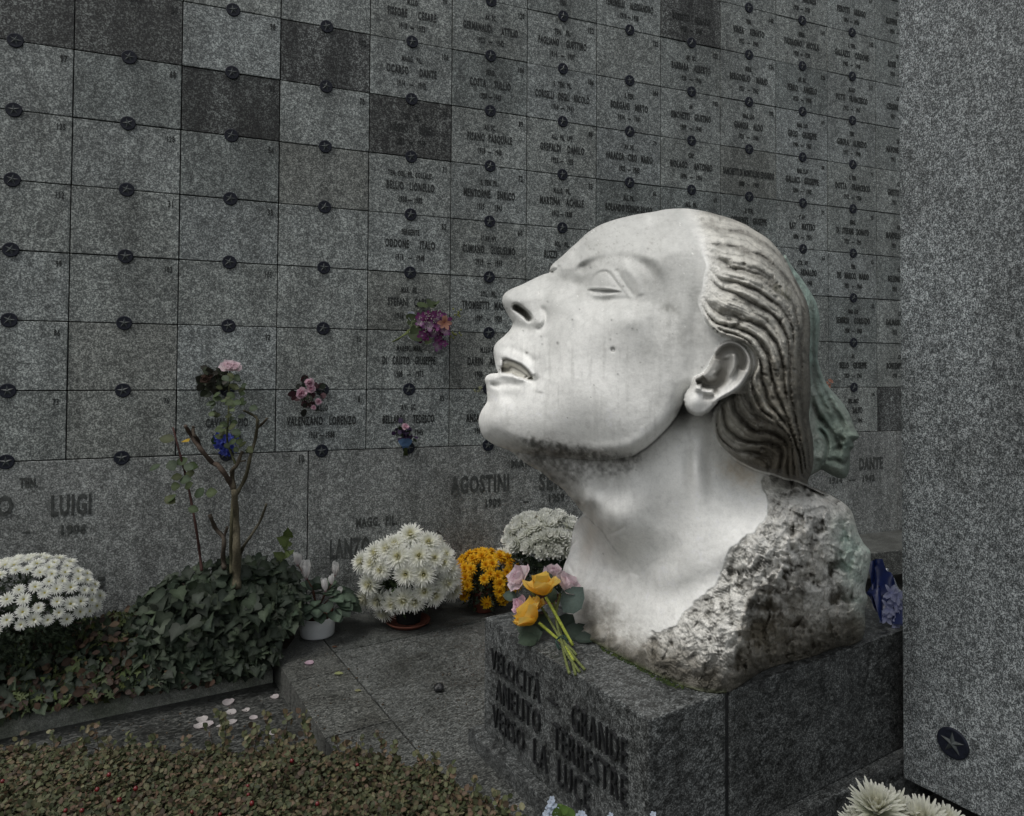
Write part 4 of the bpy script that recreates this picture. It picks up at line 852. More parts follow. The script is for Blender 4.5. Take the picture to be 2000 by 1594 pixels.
bust = empty('marble_bust', bc, 'large weathered white marble head with closed eyes and face tilted up, on the dark block', 'statue')
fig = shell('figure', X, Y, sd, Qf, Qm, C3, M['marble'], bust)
# ---- far side hair, streaming back, green with run-off
G = [(1531,498,20,2.80),(1545,517,20,2.85),(1553,528,24,2.9),(1571,552,26,2.95),(1587,577,28,2.95),(1596,595,30,2.95),(1601,621,30,2.95),(1601,645,30,2.95),(1598,681,30,2.95),(1597,700,30,2.97),(1603,722,30,3.0),(1615,750,30,3.05),(1631,770,30,3.08),(1649,791,30,3.1),(1661,813,30,3.1),(1670,837,24,3.1),(1678,851,10,3.1),(1676,857,8,3.1),(1667,863,12,3.1),(1668,874,14,3.1),(1661,882,18,3.1),(1660,907,18,3.1),(1656,928,16,3.1),(1646,935,14,3.1),(1632,932,16,3.08),(1618,925,18,3.05),(1606,918,18,3.0),(1596,922,18,2.95),(1580,930,20,2.9),(1560,930,20,2.85),(1540,860,20,2.85),(1540,700,20,2.85),(1530,560,20,2.82)]
gx2 = np.arange(1524, 1684, ST); gy2 = np.arange(492, 942, ST); X, Y = np.meshgrid(gx2, gy2, indexing='ij')
GP = smooth_poly([(a, b) for a, b, *_ in G], 3); GR = smooth_poly([(c, d) for *_, c, d in G], 3)
sd2, _, _ = outline_fields(X, Y, GP, GR); gX = np.gradient(sd2, ST, axis=0); gY = np.gradient(sd2, ST, axis=1); gl = np.hypot(gX, gY)+1e-6
near = np.abs(sd2) < ST*.72; X = np.where(near, X-sd2*gX/gl, X); Y = np.where(near, Y-sd2*gY/gl, Y); sd2 = np.where(near, 0, sd2)
Rf2, Qm2 = idw(G, X, Y, 3.4); E2g = rnd(sd2, np.maximum(Rf2*1.3, 2))
SG = np.zeros_like(X)
for pts, am, wd in [([(1590,600),(1590,680),(1596,730),(1620,775),(1640,815),(1662,850)], -9, 5), ([(1586,700),(1592,750),(1612,800),(1632,840),(1652,870)], -9, 5), ([(1584,780),(1596,810),(1618,835),(1634,860),(1644,890)], -10, 5), ([(1600,730),(1625,770),(1650,810),(1670,848)], 8, 7), ([(1588,760),(1604,795),(1626,830),(1640,860)], 8, 7),
    ([(1598,835),(1610,850),(1616,870),(1614,890),(1606,910)], -15, 4), ([(1590,848),(1604,862),(1607,880),(1600,902)], 14, 11), ([(1612,900),(1630,898),(1650,905),(1656,890)], -8, 4), ([(1616,915),(1634,915),(1650,915)], 6, 6), ([(1625,880),(1645,872),(1662,866)], -6, 4), ([(1590,540),(1585,580),(1590,640)], -4, 5)]: stroke(pts, am, wd, .15, SG)
for k in range(60):
    x0 = rc.uniform(1585, 1665); y0 = rc.uniform(520, 920); a_ = rc.choice([.2, .5, .9])+rc.uniform(-.3, .3); L_ = rc.uniform(8, 18); stroke([(x0, y0), (x0+math.cos(a_)*L_*.6, y0+math.sin(a_)*L_*.4+1), (x0+math.cos(a_)*L_, y0+math.sin(a_)*L_)], -rc.uniform(2, 4), 2.2, .25, SG, 2)
ng = fbm(X, Y, 18, 4, 3); nh = fbm(X, Y, 45, 3, 5)
thick = (.17+SG*PXM*1.3+.012*ng+.02*nh)
Q2 = np.where(sd2 <= 0, Qm2, Qm2-thick*E2g)
CG = np.ones(X.shape+(3,))*np.array([.30, .38, .335]); CG = mixk(CG, (.20, .24, .20), sstep(700, 860, Y+20*ng)*.75); CG = mixk(CG, (.34, .47, .41), sstep(.0, .5, nh)*.6); CG = mixk(CG, (.05, .055, .045), np.clip(-SG/10, 0, 1)*.75+sstep(.2, .6, ng)*.25)
CG = mixk(CG, (.36, .36, .33), np.exp(-((X-1586)/10.)**2)*sstep(700, 800, Y)*.5); CG = mixk(CG, (.40,.41,.37), np.clip(SG/14, 0, 1)*.4)
CG = np.concatenate([CG, np.full(X.shape+(1,), .6)], -1)
fh = shell('streaming_hair', X, Y, sd2, Q2, Qm2, CG, M['marble'], bust, .7); fh['label'] = 'green-stained locks streaming back behind the head'
# ================================================================= PLANTS AND FLOWERS
def pxy(px, py, Y): return atY(np.array(float(px)), np.array(float(py)), float(Y))
def pz(px, py, z): return atZ(np.array(float(px)), np.array(float(py)), float(z))
def pw(px, py, off=.05): return at_wall(np.array(float(px)), np.array(float(py)), off)
def unit(v): v = np.asarray(v, float); return v/(np.linalg.norm(v)+1e-9)
def frame(n, spin=0.0):
    n = unit(n); a = np.array([0, 0, 1.]) if abs(n[2]) < .95 else np.array([1., 0, 0]); x = unit(np.cross(a, n)); y = np.cross(n, x)
    c, s = math.cos(spin), math.sin(spin); return np.stack([x*c+y*s, -x*s+y*c, n])
rp = random.Random(21)
def petal(L, W, e0, e1, r0, z0, seg, c0, c1, cup=.2, tip=.25, twist=0.0):
    V = []; C = []; r = r0; z = z0
    for i in range(seg+1):
        t = i/seg; el = e0+(e1-e0)*t
        w = W*(math.sin(math.pi*min(1, .12+.88*t*(1-tip*.35)))**.8 if t < 1 else tip)*.5
        if i: r += L/seg*math.cos(el); z += L/seg*math.sin(el)
        nx, nz = -math.sin(el), math.cos(el)
        for s_ in ((-1, -.55, 0, .55, 1) if seg >= 4 else (-1, 0, 1)):
            k = cup*w*(1.3*s_*s_-.3)+(.05*w*math.sin(3*s_+5*t) if seg >= 4 else 0); V.append((r+nx*k, s_*w+twist*t*W, z+nz*k)); C.append(np.array(c0)*(1-t)+np.array(c1)*t)
    F = []
    K_ = 5 if seg >= 4 else 3
    for i in range(seg):
        for j in range(K_-1): F.append((i*K_+j, i*K_+j+1, i*K_+j+1+K_, i*K_+j+K_))
    return np.array(V), F, np.array(C)
def bloom(rings, seed=0, centre=None):
    """rings: n, L, W, e0, e1, r0, z0, c0, c1 [, cup, tip]"""
    q = random.Random(seed); mb = MB()
    for ring in rings:
        n, L, W, e0, e1, r0, z0, c0, c1 = ring[:9]; cup = ring[9] if len(ring) > 9 else .2; tip = ring[10] if len(ring) > 10 else .25; seg = ring[11] if len(ring) > 11 else 3
        ph = q.random()*6
        for k in range(n):
            a = ph+2*math.pi*(k+q.uniform(-.28, .28))/n; l = L*q.uniform(.86, 1.1); sh = q.uniform(.92, 1.04)
            V, F, C = petal(l, W*q.uniform(.85, 1.15), e0+q.uniform(-.12, .12), e1+q.uniform(-.2, .2), r0, z0, seg, np.array(c0)*sh, np.array(c1)*sh, cup, tip, q.uniform(-.25, .25))
            ca, sa = math.cos(a), math.sin(a); V = np.stack([V[:, 0]*ca-V[:, 1]*sa, V[:, 0]*sa+V[:, 1]*ca, V[:, 2]], 1); mb.add(V, F, C)
    if centre:
        r, h, c = centre; th = np.arange(10)*2*math.pi/10; V = [(0, 0, h)]+[(r*.6*math.cos(t), r*.6*math.sin(t), h*.85) for t in th]+[(r*math.cos(t), r*math.sin(t), 0) for t in th]
        F = [(0, 1+k, 1+(k+1) % 10) for k in range(10)]+[(1+k, 11+k, 11+(k+1) % 10, 1+(k+1) % 10) for k in range(10)]; mb.add(np.array(V), F, c)
    return np.concatenate(mb.V), mb.F, np.concatenate(mb.C)
def bloom_mesh(name, spec, mat='petal'):
    V, F, C = spec; me = mesh_np(name, V, F, C); me.materials.append(M[mat]); return me
def place(me, name, p, n, root, s=1.0, spin=None):
    o = bpy.data.objects.new(name, me); col.objects.link(o); fr = frame(n, rp.random()*6.28 if spin is None else spin)
    mt = Matrix([[fr[0][i]*s, fr[1][i]*s, fr[2][i]*s, p[i]-(root.location[i] if root else 0)] for i in range(3)]+[[0, 0, 0, 1]])
    if root: o.parent = root
    o.matrix_basis = mt; return o
# leaf shapes -------------------------------------------------------
def leaf_tpl(kind):
    if kind == 'oval': P = [(0, 0), (.22, .30), (.5, .40), (.8, .26), (1, 0), (.8, -.26), (.5, -.40), (.22, -.30)]; mid = (.5, 0)
    elif kind == 'ivy': P = [(.03, 0), (-.10, .14), (-.13, .36), (-.02, .55), (.18, .52), (.32, .46), (.46, .50), (.58, .36), (.78, .18), (1.05, 0), (.78, -.18), (.58, -.36), (.46, -.50), (.32, -.46), (.18, -.52), (-.02, -.55), (-.13, -.36), (-.10, -.14)]; mid = (.35, 0)
    elif kind == 'heart': P = [(.04, 0), (-.12, .22), (-.02, .46), (.28, .54), (.6, .44), (.86, .22), (1, 0), (.86, -.22), (.6, -.44), (.28, -.54), (-.02, -.46), (-.12, -.22)]; mid = (.4, 0)
    elif kind == 'fern': P = [(0, 0), (.1, .18), (.25, .07), (.38, .30), (.5, .08), (.64, .24), (.74, .06), (1, 0), (.74, -.06), (.64, -.24), (.5, -.08), (.38, -.30), (.25, -.07), (.1, -.18)]; mid = (.5, 0)
    P = np.array(P, float); n = len(P)
    V = np.zeros((n+1, 3)); V[0, :2] = mid; V[1:, :2] = P
    V[0, 2] = -.05; V[1:, 2] = .10*np.abs(P[:, 1])-.16*P[:, 0]**2
    F = np.array([(0, 1+i, 1+(i+1) % n) for i in range(n)]); return V, F
LEAF = {k: leaf_tpl(k) for k in ('oval', 'ivy', 'heart', 'fern')}
def leaves(kind, P, D, Nn, S, C, vein=.25):
    """P positions, D directions of the leaf axis, Nn face normals, S sizes, C colours -> V,F,C"""
    T, F = LEAF[kind]; P = np.asarray(P, float); D = np.asarray(D, float); D /= np.linalg.norm(D, axis=1)[:, None]+1e-9
    Nn = np.asarray(Nn, float); Yv = np.cross(Nn, D); Yv /= np.linalg.norm(Yv, axis=1)[:, None]+1e-9; Nz = np.cross(D, Yv)
    S = np.asarray(S, float)[:, None, None]
    V = P[:, None]+S*(T[None, :, 0:1]*D[:, None]+T[None, :, 1:2]*Yv[:, None]+T[None, :, 2:3]*Nz[:, None])
    n, k = len(P), len(T); FF = (F[None]+(np.arange(n)*k)[:, None, None]).reshape(-1, 3)
    CC = np.repeat(np.asarray(C, float)[:, None], k, 1); CC[:, 0] = CC[:, 0]*(1+vein)+vein*.03; CC[:, 1] = CC[:, 1]*(1+vein*.8)+vein*.02
    tip_ = np.argmax(T[:, 0]); CC[:, tip_] = CC[:, tip_]*(1+vein*.4)+vein*.008; CC *= RNG.uniform(.88, 1.1, CC.shape[:2])[:, :, None]
    return V.reshape(-1, 3), FF, CC.reshape(-1, 3)
def join(parts):
    V = []; F = []; C = []; n = 0
    for v, f, c in parts: V.append(v); F.append(np.asarray(f)+n); C.append(c); n += len(v)
    return np.concatenate(V), np.concatenate(F), np.concatenate(C)
def rdir(n): v = RNG.normal(size=(n, 3)); return v/np.linalg.norm(v, axis=1)[:, None]
def pick(cols, n, var=.2):
    cols = np.array(cols); c = cols[RNG.integers(0, len(cols), n)]; return c*RNG.uniform(1-var, 1+var, (n, 1))
def dome_leaves(c, rx, ry, rz, n, size, cols, kind='oval', lo=-.3, shell_=.5):
    """foliage filling an ellipsoid; leaves point outwards"""
    d = rdir(n); d[:, 2] = np.where(d[:, 2] < lo, -d[:, 2]*.5, d[:, 2]); r = RNG.uniform(shell_, 1, n)**.6
    P = np.array(c)+d*r[:, None]*np.array([rx, ry, rz]); D = d*.6+rdir(n)*.6+np.array([0, 0, -.2]); Nn = d+.5*rdir(n)
    return leaves(kind, P, D, Nn, RNG.uniform(.7, 1.3, n)*size, pick(cols, n))
TOC = lambda p: unit(CAM-np.asarray(p))       # towards the viewer's side

# ---- bloom kinds
WH = (.93, .935, .90); CRM = (.70, .66, .42); 
big_mum = [bloom_mesh('bloom', bloom([(12, .030, .010, 1.45, 1.9, .004, .022, (.72, .66, .30), (.78, .76, .52)), (18, .045, .011, 1.25, 1.3, .008, .018, (.72, .69, .42), (.80, .80, .70)), (24, .062, .011, 1.0, .8, .010, .012, (.70, .69, .5), WH), (30, .078, .0115, .7, .35, .012, .006, (.66, .66, .52), WH), (32, .088, .012, .4, -.1, .013, .0, (.6, .62, .5), WH), (30, .090, .012, .05, -.6, .013, -.006, (.5, .52, .42), WH), (24, .084, .012, -.3, -1.0, .012, -.012, (.4, .43, .33), (.74, .75, .70))], k)) for k in range(3)]
daisy = [bloom_mesh('bloom', bloom([(19, .041, .009, .2, -.1, .006, 0, (.70, .71, .62), (.86, .87, .84), .2, .35), (17, .038, .0085, .5, .15, .006, .002, (.70, .71, .62), (.86, .87, .84), .2, .35), (10, .026, .008, .9, .6, .006, .003, (.72, .72, .58), (.84, .85, .80), .2, .35)], k, (.009, .007, (.42, .38, .07)))) for k in range(2)]
YE = (.92, .60, .03)
yel = [bloom_mesh('bloom', bloom([(10, .018, .010, 1.3, 1.2, .003, .010, (.66, .33, .01), (.84, .50, .02)), (13, .028, .011, .95, .5, .005, .006, (.68, .32, .01), YE), (14, .036, .012, .55, .0, .006, .002, (.64, .30, .01), YE), (13, .038, .012, .1, -.5, .006, -.003, (.55, .26, .01), (.80, .44, .012))], k, (.007, .010, (.48, .17, .01)))) for k in range(2)]
pomp = [bloom_mesh('bloom', bloom([(7, .026, .016, 1.2, 1.9, .002, .020, WH, WH, .5, .4), (10, .036, .018, .9, 1.5, .006, .012, (.66, .67, .60), WH, .5, .4), (13, .046, .019, .5, 1.25, .008, .006, (.62, .63, .55), WH, .5, .4), (14, .050, .020, .1, 1.0, .009, .0, (.56, .58, .48), WH, .5, .4), (14, .048, .019, -.4, .5, .009, -.006, (.5, .52, .42), (.68, .69, .63), .5, .4)], k)) for k in range(2)]
long_mum = [bloom_mesh('bloom', bloom([(16, .055, .014, 1.4, 1.6, .004, .02, (.58, .56, .36), (.74, .73, .62), .5), (24, .080, .016, 1.15, 1.3, .010, .012, (.5, .5, .34), (.76, .76, .68), .5), (30, .095, .017, .85, 1.0, .012, .006, (.45, .46, .32), (.76, .76, .70), .5), (28, .100, .018, .5, .5, .013, .0, (.4, .42, .28), (.7, .71, .64), .5), (24, .095, .018, .15, -.2, .013, -.004, (.36, .38, .26), (.62, .63, .56), .5)], k)) for k in range(2)]
def rose_spec(c_in, c_out, edge, seed=0): return bloom([(4, .050, .050, 1.45, 1.75, .004, .0, c_in, edge, .55, .75, 4), (5, .062, .066, 1.2, 1.5, .007, -.003, c_in, edge, .5, .8, 4), (5, .070, .080, .95, 1.0, .008, -.005, c_out, edge, .4, .85, 4), (5, .072, .086, .55, .35, .008, -.008, c_out, edge, .3, .85, 4)], seed)
rose_pink = bloom_mesh('rose_flower', rose_spec((.70, .46, .52), (.80, .68, .70), (.74, .50, .60), 1)); rose_pale = bloom_mesh('rose_flower', rose_spec((.78, .66, .67), (.84, .79, .78), (.80, .66, .71), 3))
rose_yel = bloom_mesh('rose_flower', bloom([(3, .050, .055, 1.35, 1.6, .004, 0, (.80, .48, .03), (.84, .54, .05), .5, .8, 5), (4, .066, .085, 1.2, 1.2, .006, -.003, (.84, .54, .03), (.88, .64, .14), .4, .85, 5), (5, .074, .095, .95, .55, .007, -.006, (.84, .52, .03), (.88, .66, .20), .3, .85, 5)], 4))
GRN = [(.030, .050, .018), (.040, .062, .022), (.024, .038, .016), (.048, .070, .03)]
DGR = [(.018, .030, .016), (.024, .038, .020), (.030, .046, .022)]

def spray_points(c, rx, rz, n, mind, seed, lo=-1.0, jit=0):
    """points on the side of a dome that the photo shows (and some behind), kept apart"""
    q = random.Random(seed); pts = []
    for _ in range(n*60):
        a = q.uniform(0, 2*math.pi); zz = q.uniform(lo, 1); rr = math.sqrt(max(0, 1-zz*zz)); d = np.array([rr*math.cos(a), rr*math.sin(a), zz])
        p = np.array([d[0]*rx, d[1]*rx*.9, d[2]*rz])
        if all(np.linalg.norm(p-o_[0]) > mind for o_ in pts): pts.append((p, d))
        if len(pts) >= n: break
    return [(np.array(c)+p, d) for p, d in pts]
def pot(root, p, r, h, mat, name='pot', rim=True):
    mb = MB(); pr = [(.01, .004), (r*.74, .004), (r*.76, .012), (r*.92, h*.80), (r*.98, h*.80), (r, h*.82), (r, h), (r*.93, h), (r*.90, h*.85), (.01, h*.84)]
    if not rim: pr = [(.01, .004), (r*.93, .004), (r*.97, .012), (r, h*.5), (r, h), (r*.95, h), (r*.94, h*.86), (.01, h*.85)]
    mb.lathe(pr, p); return mb.build(name, M[mat], root)

# ---- big white chrysanthemum in a terracotta saucer
b0 = pz(797, 1219, 0); r1 = empty('chrysanthemum_plant', b0, 'potted white chrysanthemum with large shaggy blooms and creamy hearts, in a terracotta saucer', 'potted plant', 'potted flowers along the wall')
mb = MB(); mb.lathe([(.01, .003), (.115, .003), (.135, .030), (.142, .032), (.140, .024), (.118, .010), (.01, .009)], b0); mb.build('saucer', M['terra'], r1)
pot(r1, b0+np.array([0, .02, .01]), .10, .13, 'near_black')
cc = pxy(793, 1118, b0[1]); ps = b0[1]/FPX
bl = [(485,465),(580,410),(705,350),(805,290),(822,350),(920,340),(610,515),(500,540),(535,610),(510,705),(590,720),(725,430),(860,425),(960,440),(775,545),(890,545),(1020,470),(980,550),(1065,510),(1045,600),(1085,650),(895,655),(965,680),(830,720),(760,712),(690,730),(630,790),(715,785),(1030,420),(985,395),(655,380),(560,470),(770,330),(1075,570)]
cols_in = []
for i, (zx, zy) in enumerate(bl):
    if i in (4, 7, 17, 27, 29, 32): continue
    x = 550+zx*.3136; y = 950+zy*.3136; dx = (x-793)/108; dy = (y-1118)/92; dd = min(.98, dx*dx+dy*dy); dep = math.sqrt(1-dd)
    x = 793+(x-793)*.93; y = 1122+(y-1122)*.93; p = pxy(x, y, b0[1]-.24*dep); n = unit(np.array([dx*.8, -dep-.35, -dy*.8+.25])); place(big_mum[i % 3], 'bloom', p, n, r1, rp.uniform(.78, .92))
for i in range(7):
    a = math.pi*(.15+.7*i/6); p = cc+np.array([.25*math.cos(a), .22*math.sin(a), rp.uniform(-.1, .14)]); place(big_mum[i % 3], 'bloom', p, unit(p-cc+np.array([0, 0, .1])), r1, 1.0)
v, f, c = dome_leaves(cc+np.array([0, 0, -.03]), .24, .22, .22, 900, .055, GRN, 'fern', -.8, .2); part('foliage', v, f, M['leaf'], r1, c)
# ---- yellow chrysanthemum
b0 = pz(944, 1193, 0); r2 = empty('chrysanthemum_plant', b0, 'potted yellow chrysanthemum, small golden blooms, between the two white ones', 'potted plant', 'potted flowers along the wall')
pot(r2, b0, .085, .15, 'terra_dark')
cc = pxy(950, 1128, b0[1]); n_ = 0
for i, (p, d) in enumerate(spray_points(cc, .225, .165, 95, .045, 5, -.75)):
    if d[1] > .75 and i % 2: continue
    if fbm(np.array([p[0]*100.]), np.array([p[2]*100.]), 9, 2, 2)[0] < -.32 and d[1] < 0: continue
    place(yel[i % 2], 'bloom', p, unit(d+np.array([0, -.5, .25])), r2, rp.uniform(.85, 1.15))
v, f, c = dome_leaves(cc+np.array([0, 0, -.05]), .18, .17, .16, 700, .04, DGR, 'fern', -.9, .2); part('foliage', v, f, M['leaf'], r2, c)
b_ = pxy(984, 1086, b0[1]+.08); place(big_mum[1], 'bloom', b_, unit(np.array([0, -.7, .7])), r2, .72)['label'] = 'single white bloom among the yellow ones'
# ---- white pompom chrysanthemum
b0 = pz(1062, 1178, 0); b0[1] = min(b0[1], 4.45); r3 = empty('chrysanthemum_plant', b0, 'potted white chrysanthemum with round pompom blooms, partly behind the marble shoulder', 'potted plant', 'potted flowers along the wall')
pot(r3, b0, .10, .16, 'terra_dark')
cc = pxy(1068, 1060, b0[1])
for i, (p, d) in enumerate(spray_points(cc, .25, .17, 62, .072, 9, -.05)):
    place(pomp[i % 2], 'bloom', p, unit(d+np.array([0, -.2, .4])), r3, rp.uniform(.85, 1.2))
v, f, c = dome_leaves(cc+np.array([0, 0, -.12]), .22, .2, .19, 900, .045, DGR, 'fern', -.95, .3); part('foliage', v, f, M['leaf'], r3, c)
# ---- white daisies in the planter
b0 = pxy(70, 1230, 3.55); b0[2] = -.03; r4 = empty('daisy_bush', b0, 'low mound of small white daisies with yellow hearts in the planter at the left', 'flower bush', 'potted flowers along the wall')
cc = pxy(54, 1180, 3.55); 
for i, (p, d) in enumerate(spray_points(cc, .335, .235, 165, .050, 4, -.12)):
    if d[1] > .35: continue
    if fbm(np.array([p[0]*100.+50]), np.array([p[2]*100.]), 10, 2, 4)[0] < -.6: continue
    
    place(daisy[i % 2], 'bloom', p, unit(d+np.array([0, -.35, .45])), r4, rp.uniform(.62, .86))
v, f, c = join([dome_leaves(cc+np.array([0, 0, -.05]), .29, .26, .20, 1200, .035, DGR, 'fern', -.9, .3), dome_leaves(cc+np.array([0, 0, -.16]), .24, .22, .20, 900, .04, DGR, 'fern', -.9, .3)]); part('foliage', v, f, M['leaf'], r4, c)
# ---- cyclamen
b0 = pz(620, 1240, 0); r5 = empty('cyclamen_plant', b0, 'white cyclamen with marbled round leaves in a white bowl on the paving', 'potted plant', 'potted flowers along the wall')
pot(r5, b0, .104, .118, 'whitepot', 'bowl', False); mb = MB(); mb.lathe([(.01, .05), (.07, .05), (.088, .15), (.094, .15), (.092, .135), (.01, .13)], b0); mb.build('pot', M['terra_dark'], r5)
n = 95; d = rdir(n); d[:, 2] = np.abs(d[:, 2])*.7; cc = b0+np.array([0, 0, .18]); P = cc+d*np.array([.20, .17, .15]); 
cm = pick([(.035, .055, .035), (.05, .075, .05), (.022, .035, .024)], n)
v, f, c = leaves('heart', P, d+np.array([0, 0, -.5]), d+np.array([0, -.3, .5]), RNG.uniform(.055, .095, n), cm, .9); part('foliage', v, f, M['leaf'], r5, c)
cyc = bloom_mesh('flower', bloom([(5, .075, .038, 1.1, 1.65, .006, 0, (.72, .68, .68), (.78, .78, .77), .3, .6, 5)], 2, (.008, -.012, (.5, .3, .35))))
for i, (x, y, s) in enumerate([(598, 1118, 1.25), (581, 1092, .95), (655, 1112, 1.0), (636, 1143, .95), (661, 1152, .8), (592, 1108, 1.0), (648, 1130, .7)]):
    p = pxy(x, y+10, b0[1]-.06+.05*(i % 3)); place(cyc, 'flower', p, unit((rp.uniform(-.35, .35), rp.uniform(-.3, .1), 1)), r5, s)
    mb = MB(); mb.tube([b0+np.array([0, 0, .15]), (p+b0)/2+np.array([.01, 0, .10]), p], .0028, 5, (.10, .05, .035)); mb.build('stem', M['bark'], r5)

# ---- rose bush before the wall
YB = 3.86
rb = empty('rose_bush', pxy(461, 1150, YB), 'pruned rose bush with bare forked canes and a pink rose on top, before the wall', 'shrub')
BR = [([(462,1150),(462,1100),(461.7,1055),(460,1006),(458,957)], (.024, .017), (.085, .075, .05)), ([(452,1120),(451,1060),(453,1000),(456,965)], (.010, .008), (.08, .075, .045)),
 ([(458,960),(447,938),(427,910),(414,903),(391,876),(375,853),(362,832)], (.015, .010), (.06, .045, .035)), ([(392,878),(386,858),(378,848),(377,833)], (.010, .008), (.05, .04, .03)),
 ([(457,955),(453.6,921),(463,908),(473,882)], (.013, .009), (.06, .05, .035)), ([(460,911),(468,902),(480,900)], (.006, .004), (.06, .05, .035)),
 ([(462,965),(480,931),(489.5,889),(499,856),(502.5,822),(496,812),(476,802)], (.011, .006), (.06, .055, .035)), ([(502,836),(512,828),(522,817)], (.008, .006), (.06, .05, .035)),
 ([(438,1110),(435.6,1085),(437,1052),(421,1032),(409.5,1005)], (.013, .010), (.055, .045, .035)), ([(436,1052),(444,1030)], (.009, .007), (.055, .045, .035)),
 ([(468,1095),(474,1071),(493,1042),(509,1016),(520.5,984)], (.009, .006), (.055, .05, .035)), ([(394,1115),(388,1065),(378.5,1006),(365.5,941),(352,889),(338,835)], (.008, .005), (.05, .025, .022)),
 ([(461,909),(444,862),(446,815),(447,778),(449,722)], (.006, .004), (.05, .055, .025))]
for pts, (ra, rb_), cl in BR:
    P = smooth_poly(pts, 4, False); q = np.array([pxy(a, b, YB+.03*math.sin(i*.7)) for i, (a, b) in enumerate(P)]); rr = np.linspace(ra, rb_, len(q))*(1+.12*np.sin(np.arange(len(q))*2.1))
    mb = MB(); mb.tube(q, rr*1.05, 8, np.array(cl)*1.12); 
    for k in range(len(q)//2):      # thorns
        j = rp.randrange(1, len(q)-1); dv = unit(rdir(1)[0]*np.array([1, .6, .5])); mb.add([q[j]+dv*rr[j]*.7+np.array([0, 0, .005]), q[j]+dv*rr[j]*.7-np.array([0, 0, .005]), q[j]+dv*(rr[j]+.009)], [(0, 1, 2)], np.array(cl)*1.2)
    mb.build('cane', M['bark'], rb)
mb = MB()
bx = [(955,690),(1025,680),(1130,660),(1150,720),(1165,740),(1080,760),(1085,800),(1025,835),(1050,880),(1095,840),(980,890),(1215,830),(1240,870),(1165,890),(1120,950),(1090,545),(1050,560),(1110,690),
 (1350,145),(1400,160),(1330,170),(1280,300),(1340,300),(1440,330),(1490,325),(1300,345),(1370,360),(1310,385),(1395,395),(1265,410),(1425,460),(1330,530),(1430,510),(1400,590),(1490,585),(1440,245),(1350,265),(1460,235),(1330,250),(1420,270),(1300,335),(1455,395),(1380,440),(1290,470),(1370,500),(1450,500),(1410,545),(1345,570),(1470,610),(1310,440),(1400,310),(1460,300),(1360,190),(1320,270),(1480,350),(1270,380),(1240,330),(1360,330),(1290,400),(1345,430),(1300,520),(1330,500),(1470,560),(1500,600),(1400,565),(1440,240),(1380,225),(1310,310)]
P = np.array([pxy(a*.3263+rp.uniform(-4, 4), 680+b*.3263+rp.uniform(-3, 3), YB-.05+rp.uniform(-.05, .05)) for a, b in bx]); n = len(P)
D = np.stack([RNG.choice([-1, 1], n)*RNG.uniform(.4, 1, n), RNG.uniform(-.5, .2, n), RNG.uniform(-.6, .5, n)], 1); Nn = np.stack([RNG.uniform(-.4, .4, n), -RNG.uniform(.5, 1, n), RNG.uniform(.2, 1, n)], 1)
cl = pick([(.040, .062, .022), (.055, .075, .030), (.028, .045, .020), (.048, .058, .020)], n); cl[15] = (.30, .20, .02)
v, f, c = leaves('oval', P, D, Nn, np.where(np.arange(n) < 18, RNG.uniform(.055, .085, n), RNG.uniform(.036, .058, n)), cl, .45); part('leaves', v, f, M['leaf'], rb, c)
for x, y, s in ((446, 716, .62), (458, 717, .55)): place(rose_pale, 'rose_flower', pxy(x, y+4, YB-.02), (.15, -.6, .8), rb, s)

# ---- ivy over the planter
def ivy_points(n, top, bot, x0, x1, big=False, seed=1):
    xs = RNG.uniform(x0, x1, n); yt = np.interp(xs, *zip(*top)); yb = np.interp(xs, *zip(*bot)); t = RNG.uniform(0, 1, n)**.9; ys = yt+(yb-yt)*t
    Yf = np.interp(xs, [-330, 0, 230, 525, 580], [3.02, 3.26, 3.5, 3.80, 3.95])-.03; Yb = np.interp(xs, [-330, 0, 250, 580], [3.45, 3.75, 3.85, 4.15]); Y_ = Yb+(Yf-Yb)*t**.8+RNG.uniform(-.06, .03, n)
    d = ray(xs, ys); return CAM+d*(Y_/d[:, 1])[:, None], xs, ys, t
topA = [(255, 1185), (300, 1150), (345, 1118), (380, 1104), (430, 1088), (500, 1085), (545, 1096), (572, 1110), (585, 1150)]; botA = [(250, 1345), (330, 1332), (450, 1318), (528, 1308), (545, 1250), (585, 1200)]
topB = [(-330, 1262), (0, 1222), (120, 1222), (200, 1195), (262, 1180), (330, 1190)]; botB = [(-330, 1450), (0, 1396), (120, 1372), (240, 1350), (330, 1335)]
ip = []
IVY = [(.018, .028, .016), (.026, .038, .021), (.012, .020, .012), (.034, .048, .027), (.015, .025, .014), (.022, .031, .019)]
for n, tp, bt, xa, xb, s0, s1, cols_, kind in [(1700, topA, botA, 262, 582, .035, .07, IVY, 'ivy'), (80, topA, [(250, 1230), (580, 1210)], 320, 560, .06, .09, IVY, 'ivy'), (1100, topB, botB, -330, 330, .03, .065, IVY+[(.05, .07, .02)], 'ivy'),
        (640, topB, botB, -330, 300, .05, .085, [(.045, .060, .018), (.035, .050, .018), (.06, .075, .02)], 'fern'), (1400, topB, botB, -330, 420, .03, .055, [(.045, .026, .018), (.06, .035, .022), (.032, .020, .014), (.09, .06, .035)], 'oval')]:
    P, xs, ys, t = ivy_points(n, tp, bt, xa, xb); n = len(P)
    D = np.stack([RNG.normal(0, .75, n), RNG.uniform(-.7, .1, n), -RNG.uniform(-.1, 1.0, n)], 1); Nn = np.stack([RNG.normal(0, .55, n), -RNG.uniform(.2, 1., n), RNG.uniform(.0, 1.2, n)], 1)
    ip.append(leaves(kind, P, D, Nn, RNG.uniform(s0, s1, n), pick(cols_, n, .4), .75 if kind == 'ivy' else .15))
